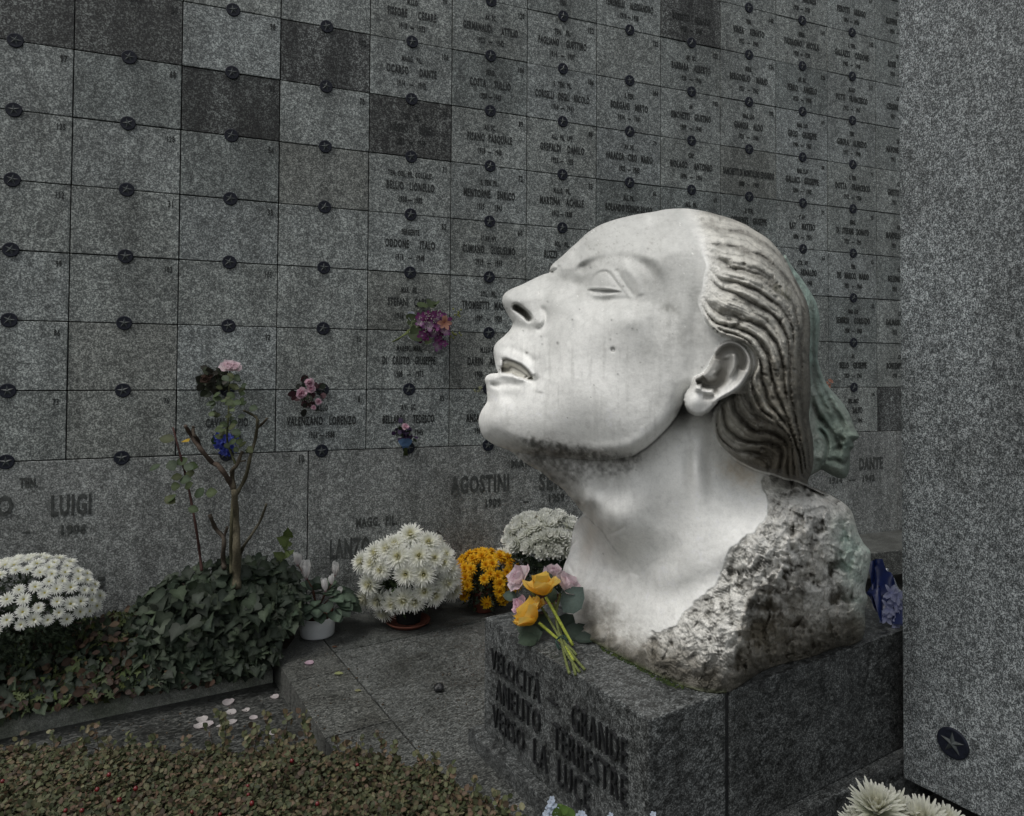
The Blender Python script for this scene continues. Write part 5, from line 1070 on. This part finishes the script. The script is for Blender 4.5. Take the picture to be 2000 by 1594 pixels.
v, f, c = join(ip); tag(obj('ivy', mesh_np('ivy', v, f, c), M['leaf']), 'dense dark green ivy spilling over the planter kerb below the rose bush', 'ivy', kind='stuff')
# dark earth and stems under the ivy
xs = np.linspace(-330, 575, 40); ts = np.linspace(0, 1, 9); V = []
for x in xs:
    yt = np.interp(x, [-330, 0, 200, 262, 345, 430, 545, 575], [1290, 1250, 1220, 1200, 1135, 1110, 1120, 1150]); yb = np.interp(x, *zip(*[(-330, 1446), (0, 1392), (240, 1346), (330, 1330), (528, 1304), (575, 1240)]))
    for t in ts:
        Yf = np.interp(x, [-330, 0, 230, 525, 580], [3.08, 3.32, 3.56, 3.88, 4.0]); Yb = np.interp(x, [-330, 0, 250, 580], [3.5, 3.80, 3.92, 4.22]); V.append(pxy(x, yt+(yb-yt)*t+6, Yb+(Yf-Yb)*t**.8+.04))
F = [(i*9+j, (i+1)*9+j, (i+1)*9+j+1, i*9+j+1) for i in range(39) for j in range(8)]
o = obj('soil', mesh_np('soil', V, F), M['soil']); o['kind'] = 'structure'
# small ivy shoot against the wall
sh = empty('ivy_shoot', pxy(560, 1120, 4.1), 'thin upright ivy shoot with a few bright green leaves beside the cyclamen', 'plant')
mb = MB(); mb.tube([pxy(553, 1105, 4.1), pxy(556, 1085, 4.1), pxy(562, 1065, 4.1), pxy(561, 1045, 4.1)], .0025, 5, (.05, .06, .02)); mb.build('stem', M['bark'], sh)
P = np.array([pxy(a, b, 4.08) for a, b in ((557, 1083), (563, 1068), (560, 1058), (563, 1048), (552, 1092), (566, 1076))]); n = len(P)
v, f, c = leaves('ivy', P, np.stack([RNG.uniform(-1, 1, n), RNG.uniform(-.4, 0, n), RNG.uniform(-.2, .8, n)], 1), np.tile([0, -1, .4], (n, 1)), RNG.uniform(.045, .07, n), pick([(.06, .085, .02)], n), .3); part('leaves', v, f, M['leaf'], sh, c)

# ---- cotoneaster hedge in the foreground
LB = []
n = 40000
pxs = RNG.uniform(-120, 1100, n); zt = RNG.uniform(0, 1, n)
tops = [(-120, 1432), (60, 1436), (170, 1446), (300, 1438), (380, 1452), (430, 1444), (560, 1440), (600, 1425), (640, 1452), (740, 1452), (800, 1478), (850, 1486), (900, 1520), (945, 1548), (1000, 1588), (1050, 1640), (1100, 1690)]
yt = np.interp(pxs, *zip(*tops)); ys = yt+(RNG.uniform(0, 1, n)**1.15)*(1720-yt); yn = 6*np.sin(pxs/23)+5*np.sin(pxs/9+1)
base = atZ(pxs, ys+yn, .10); hn = .022*fbm(base[:, 0]*100, base[:, 1]*100, 18, 3, 2)
zz = .105-(1-np.sqrt(np.clip((ys-yt)/40, 0, 1)))*.06+hn-.085*zt**1.6
P = base.copy(); P[:, 2] = zz
D = rdir(n); D[:, 2] = np.abs(D[:, 2])*.6-.05; Nn = np.stack([RNG.normal(0, .5, n), RNG.normal(-.35, .5, n), np.full(n, .9)], 1)
CT = [(.115, .085, .045), (.12, .078, .05), (.072, .076, .034), (.052, .062, .028), (.115, .110, .052), (.045, .056, .024), (.12, .10, .058), (.085, .09, .042), (.13, .088, .055), (.055, .040, .026), (.05, .062, .026), (.14, .135, .075), (.07, .08, .035), (.09, .098, .045)]
cl = pick(CT, n, .25)*.84; tg = fbm(base[:, 0]*100, base[:, 1]*100, 30, 2, 5)[:, None]; cl = cl*(1+.3*tg)
LB.append(leaves('oval', P, D, Nn, RNG.uniform(.013, .025, n)**1.0, cl, .3))
# upright sprigs standing above the mass
sp = MB()
SPR = [(600, 1415, 26), (575, 1440, 30), (540, 1430, 28), (500, 1420, 34), (480, 1442, 26), (440, 1412, 40), (425, 1395, 30), (410, 1425, 24), (520, 1400, 24), (560, 1398, 26), (300, 1440, 14), (210, 1446, 12), (180, 1412, 22), (160, 1430, 12), (100, 1432, 14), (40, 1436, 10), (700, 1440, 18), (740, 1436, 22), (770, 1452, 20), (680, 1450, 14), (820, 1474, 20), (845, 1468, 26), (880, 1500, 20), (925, 1528, 22), (655, 1446, 16), (590, 1392, 22), (360, 1446, 14), (250, 1440, 10), (960, 1552, 18), (990, 1566, 22), (1015, 1582, 18)]
for x, y, hgt in SPR:
    top_ = atZ(np.array(float(x)), np.array(float(y+hgt)), .12); pt = CAM+(ray(np.array(float(x)), np.array(float(y))))*(top_[1]/ray(np.array(float(x)), np.array(float(y)))[1]); bt = top_+np.array([rp.uniform(-.05, .05), -.02, -.10])
    pts = smooth_poly([bt, (bt+pt)/2+np.array([rp.uniform(-.02, .02), 0, .01]), pt], 5, False) if False else np.array([bt+(pt-bt)*t+np.array([math.sin(t*3)*.012, 0, 0]) for t in np.linspace(0, 1, 9)])
    sp.tube(pts, np.linspace(.002, .001, 9), 4, (.05, .035, .025))
    m_ = 26; ti = RNG.integers(1, 9, m_); Pp = pts[ti]+RNG.normal(0, .008, (m_, 3)); Dd = rdir(m_); Dd[:, 2] = np.abs(Dd[:, 2])
    LB.append(leaves('oval', Pp, Dd, np.stack([RNG.normal(0, .5, m_), RNG.normal(-.8, .4, m_), np.full(m_, .7)], 1), RNG.uniform(.018, .03, m_), pick(CT, m_, .25), .25))
LB.append((np.concatenate(sp.V), np.array([f_[:3] for f_ in sp.F]+[(f_[0], f_[2], f_[3]) for f_ in sp.F if len(f_) == 4]), np.concatenate(sp.C)))
v, f, c = join(LB); tag(obj('hedge', mesh_np('hedge', v, f, c), M['leaf']), 'low clipped hedge of small olive and rusty leaves along the front', 'hedge', kind='stuff')
# twiggy dark body under the leaves
V = []; xs = np.linspace(-160, 1090, 60)
for x in xs:
    y0 = np.interp(x, *zip(*tops))
    for k in range(8): p = atZ(np.array(x), np.array(y0+10+(1760-y0)*k/7), .03); p[2] = (LOW-.01 if k == 0 else .022+.012*math.sin(x*.3+k*2)); V.append(p)
F = [(i*8+j, i*8+j+1, (i+1)*8+j+1, (i+1)*8+j) for i in range(59) for j in range(7)]
o = obj('hedge_twigs', mesh_np('hedge_twigs', V, F), M['soil']); tag(o, 'dark twiggy underside of the low front hedge', 'hedge', kind='stuff')
bmb = MB(); BER = [(213, 1513), (233, 1562), (485, 1552), (492, 1569), (128, 1583), (160, 1583), (484, 1535), (570, 1486), (698, 1494), (375, 1586), (5, 1526), (620, 1570), (190, 1542), (430, 1590), (265, 1540), (75, 1575)]
for x, y in BER:
    p = atZ(np.array(float(x)), np.array(float(y)), .112); s_ = rp.uniform(.006, .009)
    bmb.lathe([(.0005, -s_), (s_*.7, -s_*.7), (s_, 0), (s_*.7, s_*.7), (.0005, s_)], p, 8, (.12, .008, .010))
tag(bmb.build('berries', vcol('berry', .3, 0, .5)), 'tiny red berries scattered through the front hedge', 'berries', kind='stuff')

# ---- roses lying on the block
rr_ = empty('rose_bouquet', pz(1100, 1262, PTOP), 'tied bunch of yellow and pink roses lying on the block before the marble chest', 'bouquet')
for me, x, y, Y_, n_, s, lab in [(rose_pale, 1020, 1126, 2.84, (-.75, -.3, .6), .78, 'pale pink rose'), (rose_pale, 1104, 1142, 2.80, (.5, -.2, .8), .76, 'pale pink rose'), (rose_pink, 1022, 1178, 2.80, (-.9, -.3, .25), .6, 'deep pink rose'), (rose_yel, 1063, 1152, 2.74, (-.15, .15, .9), 1.12, 'yellow rose'), (rose_yel, 1042, 1206, 2.72, (-.6, .1, .55), 1.12, 'yellow rose'), (rose_yel, 1050, 1182, 2.78, (-.3, -.2, .8), .6, 'yellow rose'), (rose_pale, 1080, 1118, 2.92, (.1, -.2, .9), .6, 'pale pink rose')]:
    o = place(me, 'rose_flower', pxy(x, y+6, Y_), n_, rr_, s*1.0); o['label'] = lab
def stem(pts, r, cl, name='stem'):
    mb = MB(); q = np.array([pxy(a, b, Y_) for a, b, Y_ in pts]); q[:, 2] = np.maximum(q[:, 2], PTOP+r*.9); mb.tube(smooth_poly(q, 4, False) if len(q) > 2 else q, r, 7, cl); return mb.build(name, M['bark'], rr_)
YG = (.26, .30, .05); OG = (.12, .14, .05)
stem([(1066, 1166, 2.74), (1092, 1212, 2.70), (1119, 1261, 2.655)], .0065, YG); stem([(1052, 1216, 2.72), (1080, 1240, 2.70), (1098, 1256, 2.66), (1120, 1290, 2.52)], .006, YG)
for pts in ([(1096, 1250, 2.67), (1104, 1290, 2.55), (1112, 1322, 2.43)], [(1098, 1252, 2.67), (1115, 1285, 2.55), (1124, 1326, 2.42)], [(1100, 1250, 2.67), (1120, 1282, 2.56), (1142, 1312, 2.46)], [(1094, 1245, 2.68), (1106, 1275, 2.58), (1132, 1318, 2.44)], [(1102, 1256, 2.65), (1118, 1270, 2.60), (1126, 1280, 2.58)], [(1094, 1160, 2.8), (1086, 1205, 2.74), (1097, 1252, 2.67)], [(1080, 1165, 2.84), (1088, 1210, 2.76), (1099, 1252, 2.67)], [(1022, 1132, 2.84), (1060, 1190, 2.79), (1096, 1250, 2.67)]): stem(pts, .0055, OG)
mb = MB()
for k in range(3): 
    cth = np.linspace(0, 2*math.pi, 13); c0 = pxy(1097, 1253+k*2, 2.655); mb.tube(np.array([c0+np.array([.022*math.cos(t), .014*math.sin(t), .016*math.sin(t)+.004*math.sin(2*t+k)]) for t in cth]), .0022, 5, (.03, .06, .05))
mb.build('twine', M['bark'], rr_)
LP = [(1100, 1196, 2.74, .125, (.55, -.1, .8), (.055, .080, .070)), (1072, 1150, 2.86, .07, (-.1, 0, 1), (.05, .07, .05)), (1010, 1165, 2.84, .06, (-.9, 0, .1), (.03, .05, .035)), (1060, 1236, 2.72, .10, (-.9, -.1, -.1), (.030, .050, .030)), (1050, 1246, 2.70, .08, (-.8, -.3, -.05), (.026, .044, .026)), (1100, 1240, 2.74, .10, (.8, .1, .1), (.020, .034, .024)), (1118, 1246, 2.76, .09, (.7, .3, .15), (.018, .030, .022)), (1090, 1236, 2.78, .10, (.3, .2, .3), (.020, .034, .024)), (1075, 1228, 2.76, .09, (-.4, .2, .2), (.024, .040, .026)), (1122, 1254, 2.72, .08, (.9, -.1, .0), (.018, .030, .022)), (1045, 1232, 2.74, .08, (-.7, .2, .1), (.026, .044, .028)), (1036, 1140, 2.86, .06, (.5, -.1, .4), (.05, .06, .03)), (1070, 1180, 2.82, .07, (.2, .1, .5), (.03, .05, .03)), (1050, 1195, 2.80, .07, (.4, .1, -.5), (.05, .03, .02)), (1110, 1150, 2.82, .05, (.8, 0, .3), (.05, .06, .03))]
P = np.array([pxy(a, b, c_) for a, b, c_, *_ in LP]); P[:, 2] = np.maximum(P[:, 2], PTOP+.012)
v, f, c = leaves('oval', P, np.array([l[4] for l in LP]), np.tile([-.15, -1, .7], (len(LP), 1)), [l[3] for l in LP], np.array([l[5] for l in LP])*1.0, .5); v[:, 2] = np.maximum(v[:, 2], PTOP+.004); part('leaves', v, f, M['leaf'], rr_, c)
# moss along the foot of the bust
V = []; C = []; q = random.Random(4); mm = MB()
for k in range(260):
    t = q.random()*.86 if q.random() < .75 else .62+.1*q.random(); i = t*5; xs_ = np.interp(i, range(6), [1172, 1210, 1250, 1290, 1325, 1360]); ys_ = np.interp(i, range(6), [1263, 1283, 1304, 1324, 1338, 1350])+q.uniform(-1, 5)+(4 if .5 < t < .8 else 0)*q.random()
    p = pz(xs_, ys_, PTOP); s_ = q.uniform(.002, .0055); cl = np.array([(.022, .036, .009), (.016, .026, .008), (.035, .05, .01)][q.randrange(3)])
    mm.lathe([(s_, 0), (s_*.8, s_*.5), (.0005, s_*.8)], p, 6, cl)
tag(mm.build('moss', M['bark']), 'thin line of green moss where the bust meets the block', 'moss', kind='stuff')

# ---- flowers fixed to the wall
def wall_root(name, x, y, label, cat='bouquet', group='small bouquets fixed to the wall'): return empty(name, pw(x, y, .03), label, cat, group)
orchid = bloom_mesh('flower', bloom([(5, .042, .030, .5, .1, .003, 0, (.30, .12, .26), (.17, .015, .13), .2, .5), (3, .018, .014, 1.0, .8, .002, .004, (.5, .4, .5), (.2, .02, .15))], 7)); orchid2 = bloom_mesh('flower', bloom([(5, .042, .030, .6, .2, .003, 0, (.55, .45, .52), (.20, .03, .20), .2, .5)], 8))
peach = bloom_mesh('flower', bloom([(6, .052, .032, .5, .1, .003, 0, (.45, .20, .12), (.60, .34, .27), .25, .4)], 9)); lil = bloom_mesh('flower', bloom([(5, .040, .040, .4, .1, .002, 0, (.36, .40, .50), (.50, .52, .60), .2, .6)], 10))
w1 = wall_root('orchid_bouquet', 835, 632, 'bouquet of purple orchids fixed to the wall left of the marble nose')
mb = MB()
for k in range(5): mb.tube([pw(766+k*3, 668-k, .03), pw(795+k, 652-k*2, .06), pw(825+k*4, 635, .08)], .004, 5, (.13, .16, .06))
mb.build('stems', M['bark'], w1)
q = random.Random(8)
for i in range(30): x = q.gauss(846, 17); y = q.gauss(632, 17); place(orchid if i % 3 else orchid2, 'flower', pw(x, y, q.uniform(.06, .14)), unit(WN+rdir(1)[0]*.6), w1, q.uniform(.75, 1.1))
place(peach, 'flower', pw(868, 630, .15), WN, w1, 1.0)
for x, y in ((803, 618), (806, 655), (818, 662), (812, 650)): place(lil, 'flower', pw(x, y, .08), unit(WN+rdir(1)[0]*.4), w1, .8)
pts = [(803, 632, .10), (796, 625, .09), (812, 640, .11), (806, 648, .10), (850, 592, .05), (843, 588, .05), (826, 600, .06), (862, 655, .06), (836, 660, .07)]; P = np.array([pw(*p) for p in pts]); n = len(P)
v, f, c = leaves('heart', P, rdir(n)+WU*.2, np.tile(WN, (n, 1)), RNG.uniform(.05, .09, n), pick([(.14, .18, .09), (.05, .07, .03)], n), .2); part('leaves', v, f, M['leaf'], w1, c)
def dots(root, x, y, sx, sy, n, cl, r=.004, off=(.10, .16), name='sprigs'):
    mb = MB()
    c0 = pw(x, y, .03)
    for k in range(n):
        p = pw(rp.gauss(x, sx), rp.gauss(y, sy), rp.uniform(*off)); mb.lathe([(.0003, -r), (r, 0), (.0003, r)], p, 5, cl); mb.tube([c0, (c0+p)/2+WN*.012, p], .0009, 3, (.10, .12, .06))
    return mb.build(name, M['petal'], root)
dots(w1, 836, 620, 12, 12, 70, (.62, .62, .55)); dots(w1, 845, 645, 12, 8, 30, (.62, .62, .55))
dots(w1, 893, 612, 6, 5, 9, (.32, .34, .12), .009, (.05, .08), 'buds'); dots(w1, 889, 655, 6, 5, 9, (.32, .34, .12), .009, (.05, .08), 'buds')
w2 = wall_root('rose_bouquet', 604, 768, 'small bunch of pink roses with dark foliage on a joint stud left of the orchids')
P = np.array([pw(x, y, .05) for x, y in [(rp.gauss(604, 12), rp.gauss(768, 16)) for _ in range(46)]]); n = len(P); v, f, c = leaves('oval', P, rdir(n), np.tile(WN, (n, 1))+rdir(n)*.4, RNG.uniform(.035, .06, n), pick([(.02, .022, .018), (.025, .035, .02), (.05, .02, .025)], n), .1); part('leaves', v, f, M['leaf'], w2, c)
for x, y, s in ((605, 747, .36), (591, 767, .40), (607, 760, .34), (585, 772, .28), (621, 784, .26), (612, 796, .2)): place(rose_pink, 'rose_flower', pw(x, y, .10), unit(WN+rdir(1)[0]*.35), w2, s*1.15)
dots(w2, 600, 782, 10, 8, 24, (.35, .25, .28), .0035, (.09, .12))
w3 = wall_root('ribboned_posy', 792, 858, 'tiny posy with one pink rose and a blue bow, low on the wall')
mb = MB()
for k in range(6): mb.tube([pw(788+k*1.6, 890, .03), pw(791+k*.6, 868, .05), pw(784+k*3.2, 845, .06)], .003, 5, (.06, .08, .03))
mb.build('stems', M['bark'], w3)
P = np.array([pw(rp.gauss(792, 8), rp.gauss(846, 7), .07) for _ in range(30)]); n = len(P); v, f, c = leaves('oval', P, rdir(n)+Zv*.5, np.tile(WN, (n, 1))+rdir(n)*.4, RNG.uniform(.03, .045, n), pick([(.03, .018, .05), (.02, .03, .015), (.04, .02, .06)], n), .1); part('leaves', v, f, M['leaf'], w3, c)
place(rose_pink, 'rose_flower', pw(791, 834, .09), unit(WN+Zv*.7), w3, .34)
P = np.array([pw(792, 865, .09)]*4); v, f, c = leaves('heart', P, np.array([-WU+Zv*.3, WU+Zv*.3, -WU*.5-Zv, WU*.6-Zv]), np.tile(WN, (4, 1)), [.05, .05, .04, .04], np.array([(.09, .16, .28)]*4), .0); part('bow', v, f, M['petal'], w3, c)
w4 = wall_root('blue_flower_bunch', 436, 868, 'bunch of deep blue florets on a stud behind the rose bush')
flo = bloom_mesh('floret', bloom([(5, .022, .018, .4, .1, .002, 0, (.05, .06, .30), (.07, .10, .42), .2, .5)], 12))
for i in range(34): place(flo, 'floret', pw(rp.gauss(437, 10), rp.gauss(866, 10), rp.uniform(.07, .13)), unit(WN+rdir(1)[0]*.7), w4, rp.uniform(.9, 1.3))
P = np.array([pw(420, 850, .06), pw(428, 842, .06), pw(450, 870, .08)]); v, f, c = leaves('oval', P, rdir(3), np.tile(WN, (3, 1)), [.07, .06, .06], pick([(.03, .06, .025)], 3), .2); part('leaves', v, f, M['leaf'], w4, c)
w5 = wall_root('dried_bouquet', 415, 742, 'withered dark bouquet with brown roses, behind the pink rose of the bush')
P = np.array([pw(rp.gauss(418, 15), rp.gauss(745, 11), rp.uniform(.04, .10)) for _ in range(80)]); n = len(P); v, f, c = leaves('oval', P, rdir(n)-WU*.4, np.tile(WN, (n, 1))+rdir(n)*.5, RNG.uniform(.03, .06, n), pick([(.022, .024, .016), (.03, .028, .02), (.03, .04, .02)], n), .1); part('leaves', v, f, M['leaf'], w5, c)
brn = bloom_mesh('rose_flower', rose_spec((.10, .06, .045), (.14, .09, .07), (.16, .11, .09), 6)); place(brn, 'rose_flower', pw(400, 740, .10), WN, w5, .36); place(brn, 'rose_flower', pw(409, 733, .10), WN, w5, .3); dots(w5, 418, 728, 9, 5, 22, (.35, .33, .3), .003, (.08, .12))
w6 = wall_root('small_pink_flowers', 1621, 747, 'few tiny pink flowers on the wall just right of the green hair', 'flowers'); 
for i in range(7): place(peach, 'flower', pw(rp.gauss(1620, 5), rp.gauss(747, 5), .05), unit(WN+rdir(1)[0]*.6), w6, .32)
w7 = wall_root('pale_buds', 932, 760, 'tiny sprig of pale buds by a stud left of the marble chin', 'flowers'); dots(w7, 933, 760, 6, 2, 8, (.45, .46, .30), .009, (.03, .06), 'buds')
# ---- wrapped blue bouquet behind the bust
wb = empty('wrapped_bouquet', pz(1728, 1222, PTOP), 'bouquet in dark blue wrapping with a ribbon, half hidden behind the bust by the pillar', 'bouquet')
def sheet(P4, mat, name, curl=.02, n=10):
    P4 = np.array(P4); V = []; 
    for i in range(n+1):
        for j in range(n+1):
            u, w = i/n, j/n; p = P4[0]*(1-u)*(1-w)+P4[1]*u*(1-w)+P4[2]*u*w+P4[3]*(1-u)*w; V.append(p+np.array([.3, -1, .4])*curl*math.sin(u*3.1*2+w*2)+np.array([0, 0, 1])*curl*.6*math.sin(w*7+u*3))
    F = [(i*(n+1)+j, (i+1)*(n+1)+j, (i+1)*(n+1)+j+1, i*(n+1)+j+1) for i in range(n) for j in range(n)]
    return part(name, V, F, M[mat], wb)
YW = 2.98
sheet([pxy(1690, 1160, YW), pxy(1722, 1098, YW+.03), pxy(1742, 1140, YW), pxy(1708, 1200, YW-.05)], 'blue', 'ribbon', .018); sheet([pxy(1692, 1100, YW+.05), pxy(1724, 1092, YW+.05), pxy(1738, 1150, YW+.02), pxy(1700, 1160, YW)], 'blue', 'ribbon', .014)
sheet([pxy(1694, 1155, YW-.02), pxy(1740, 1150, YW-.02), pxy(1768, 1222, YW-.1), pxy(1712, 1222, YW-.1)], 'blue', 'wrapping', .03); sheet([pxy(1720, 1110, YW+.1), pxy(1748, 1130, YW+.08), pxy(1760, 1180, YW+.04), pxy(1730, 1170, YW+.04)], 'paper', 'wrapping', .02)
lb = bloom_mesh('flower', bloom([(6, .045, .022, .4, -.1, .002, 0, (.30, .33, .55), (.46, .49, .66), .2, .3)], 15))
for x, y in ((1738, 1158), (1748, 1176), (1744, 1195), (1752, 1164), (1757, 1205), (1734, 1186), (1760, 1186), (1728, 1204), (1750, 1214)): place(lb, 'flower', pxy(x, y, YW-.08), (.1, -1, .3), wb, .8)
# ---- white chrysanthemums at the lower right, by the pillar's foot
wr = empty('chrysanthemum_plant', pxy(1760, 1720, 2.15)*np.array([1, 1, 0])+np.array([0, 0, LOW]), 'creamy white long-petalled chrysanthemums cut off by the lower right edge, by the pillar foot', 'potted plant')
pot(wr, np.array(wr.location), .11, .18, 'terra_dark')
for i, (x, y, s) in enumerate([(1712, 1584, .85), (1745, 1592, .8), (1700, 1600, .7), (1806, 1612, .8), (1846, 1618, .75), (1776, 1612, .75), (1850, 1650, .8), (1725, 1640, .9), (1790, 1650, .9), (1685, 1625, .75)]):
    place(long_mum[i % 2], 'bloom', pxy(x, y, 2.10+.04*(i % 3)), unit((rp.uniform(-.4, .4), -.35, 1)), wr, s*.92)
P0 = np.array(wr.location)+np.array([0, 0, .25]); v, f, c = dome_leaves(P0, .15, .14, .12, 300, .05, DGR, 'fern', -.9, .2); part('foliage', v, f, M['leaf'], wr, c)
# ---- tiny pale blue flowers at the lower edge
wf = empty('forget_me_nots', pxy(1100, 1640, 2.0)*np.array([1, 1, 0])+np.array([0, 0, LOW]), 'tiny pale blue flowers on green stems at the foot of the block, lower edge', 'flowers')
pb = bloom_mesh('flower', bloom([(5, .011, .010, .3, .1, .001, 0, (.55, .60, .68), (.50, .58, .70), .2, .6)], 16)); b0 = np.array(wf.location)
for x, y in ((1078, 1562), (1074, 1570), (1082, 1572), (1070, 1580), (1078, 1582), (1086, 1580), (1066, 1590), (1074, 1592), (1084, 1590), (1134, 1590), (1140, 1592), (1130, 1594), (1192, 1594), (1276, 1592), (1062, 1600)):
    Yf = 2.02; p = pxy(x, y, Yf); place(pb, 'flower', p, unit((rp.uniform(-.3, .3), -.8, .6)), wf, .85); 
mb = MB()
for x in (1072, 1080, 1088, 1098, 1134, 1190, 1276): mb.tube([np.array([pxy(x, 1600, 2.03)[0], 2.03, LOW]), pxy(x, 1615, 2.03), pxy(x, 1580 if x < 1095 else 1594, 2.03)], .002, 5, (.07, .11, .03))
mb.build('stems', M['bark'], wf)
P = np.array([pxy(x, y, 2.02) for x, y in ((1092, 1585), (1098, 1590), (1088, 1598), (1104, 1596), (1120, 1602))]); n = len(P); v, f, c = leaves('oval', P, rdir(n)+Zv, np.tile([0, -1, .3], (n, 1)), RNG.uniform(.03, .045, n), pick([(.08, .14, .03)], n), .2); part('leaves', v, f, M['leaf'], wf, c)
# ---- fallen petals, leaf scraps and a stone on the paving
def petal_mesh(s, cl, seed):
    q = random.Random(seed); V = []; C = []; n = 7
    for i in range(n):
        for j in range(n):
            u = i/(n-1)*2-1; w = j/(n-1); wd = math.sin(math.pi*min(1, .12+.78*w))**.7; V.append((u*wd*.5*s, (w-.5)*s, (.35*(u*wd)**2+.18*math.sin(w*3.1+q.random()*.1)*-1+.20)*s*.7)); C.append(np.array(cl)*(1-.12*(1-w)))
    F = [(i*n+j, (i+1)*n+j, (i+1)*n+j+1, i*n+j+1) for i in range(n-1) for j in range(n-1)]; V = np.array(V); V[:, 2] -= V[:, 2].min()
    me = mesh_np('fallen_petal', V, F, np.array(C)); me.materials.append(M['petal']); return me
pm = [petal_mesh(.052, (.66, .60, .60), 1), petal_mesh(.050, (.64, .60, .59), 2), petal_mesh(.046, (.66, .62, .60), 3)]; pk = petal_mesh(.045, (.58, .42, .50), 5)
PT = [(446, 1374, LOW, 1.2, .2, 'white'), (450, 1394, LOW, 1.1, 1.2, 'white'), (394, 1408, LOW, 1.3, .6, 'white'), (404, 1419, LOW, 1.25, 2.2, 'white'), (388, 1420, LOW, 1.0, 3.9, 'white'), (480, 1389, LOW, .9, 4.0, 'white'), (495, 1404, LOW, .8, 5.2, 'white'), (454, 1412, LOW, .9, 2.9, 'white'), (428, 1420, LOW, .6, 1.9, 'white'), (536, 1363, LOW, .9, .9, 'white'), (535, 1433, LOW, .9, 5.7, 'white')]
PLAB = ['fallen whitish petal farthest back in the cluster, nearest the kerb', 'fallen whitish petal just below the rearmost one', 'largest fallen petal, at the left end of the cluster', 'fallen petal overlapping the right side of the large left one', 'fallen petal tucked under the large left one', 'fallen petal right of the cluster centre, between rear and curled one', 'curled petal at the right of the cluster on the dark paving', 'fallen petal at the cluster centre just behind the hedge tips', 'smallest fallen petal, between the left pair and the centre', 'lone fallen petal by the foot of the raised paving, nearer the kerb', 'lone fallen petal by the raised paving, nearer the hedge']
for i, (x, y, z, s, a, _) in enumerate(PT):
    o = bpy.data.objects.new('fallen_petal', pm[i % 3]); col.objects.link(o); o.location = Vector(pz(x, y, z+.001)); o.rotation_euler = (rp.uniform(-.1, .1), rp.uniform(-.1, .1), a); o.scale = (s*.95,)*3
    tag(o, PLAB[i], 'petal', 'rose petals fallen on the lower paving')
o = obj('fallen_petal', pk, None, None, pz(603, 1297, .001)); o.rotation_euler.z = 1.2; o.scale = (1.1,)*3; tag(o, 'single pink petal on the raised paving below the white cyclamen bowl', 'petal')
def scrap(x, y, cl, lab, s=.05):
    p = pz(x, y, .003); v, f, c = leaves('oval', [p-np.array(p)], [(1, .2, .1)], [(0, 0, 1)], [s], [cl], .2); v[:, 2] -= v[:, 2].min(); o = obj('fallen_leaf', mesh_np('fallen_leaf', v, f, c), M['leaf'], None, p); tag(o, lab, 'leaf')
scrap(652, 1317, (.22, .24, .11), 'curled pale green leaf on the raised paving near its joint'); scrap(692, 1350, (.22, .22, .12), 'small yellowish leaf scrap on the raised paving, nearer than the curled one', .035); scrap(648, 1264, (.10, .05, .03), 'tiny brown leaf on the paving just right of the cyclamen bowl', .03)
p = pz(857, 1350, 0); bm = bmesh.new(); bmesh.ops.create_icosphere(bm, subdivisions=3, radius=.028)
for v_ in bm.verts: k = 1+.18*math.sin(v_.co.x*150+1)*math.cos(v_.co.y*120); v_.co = v_.co*k; v_.co.z = max(v_.co.z*.75, -.018)+.018
me = bpy.data.meshes.new('pebble'); bm.to_mesh(me); bm.free(); me.polygons.foreach_set('use_smooth', [True]*len(me.polygons))
tag(obj('pebble', me, M['letter_ped'], None, p), 'dark round pebble alone on the paving left of the block', 'stone')

# ---- grit and crumbs of dead leaf on the paving
q = random.Random(12); gm = MB()
for k in range(420):
    if q.random() < .6: x = q.uniform(560, 935); y = q.uniform(1225, 1470); z = 0.0
    else: x = q.uniform(60, 560); y = q.uniform(1350, 1450); z = LOW
    if z == 0.0 and x < 545+(y-1295)*.62: continue
    if z < 0 and (y < 1450-.21*x or x > 530+(y-1295)*.55): continue
    p = pz(x, y, z+.001); s_ = q.uniform(.002, .006)*(1.6 if q.random() < .1 else 1); a = q.random()*6.3; cl = [(.05, .035, .02), (.03, .03, .028), (.09, .085, .07), (.07, .045, .025)][q.randrange(4)]
    V = [p+np.array([math.cos(a+t)*s_*(1 if i % 2 else .6), math.sin(a+t)*s_*(.8 if i % 2 else 1.1), 0]) for i, t in enumerate(np.arange(5)*1.2566)]+[p+np.array([0, 0, s_*.6])]
    gm.add(V, [(i, (i+1) % 5, 5) for i in range(5)], cl)
tag(gm.build('grit', M['bark'], None, False), 'grit and crumbs of dead leaf on the wet paving', 'grit', kind='stuff')
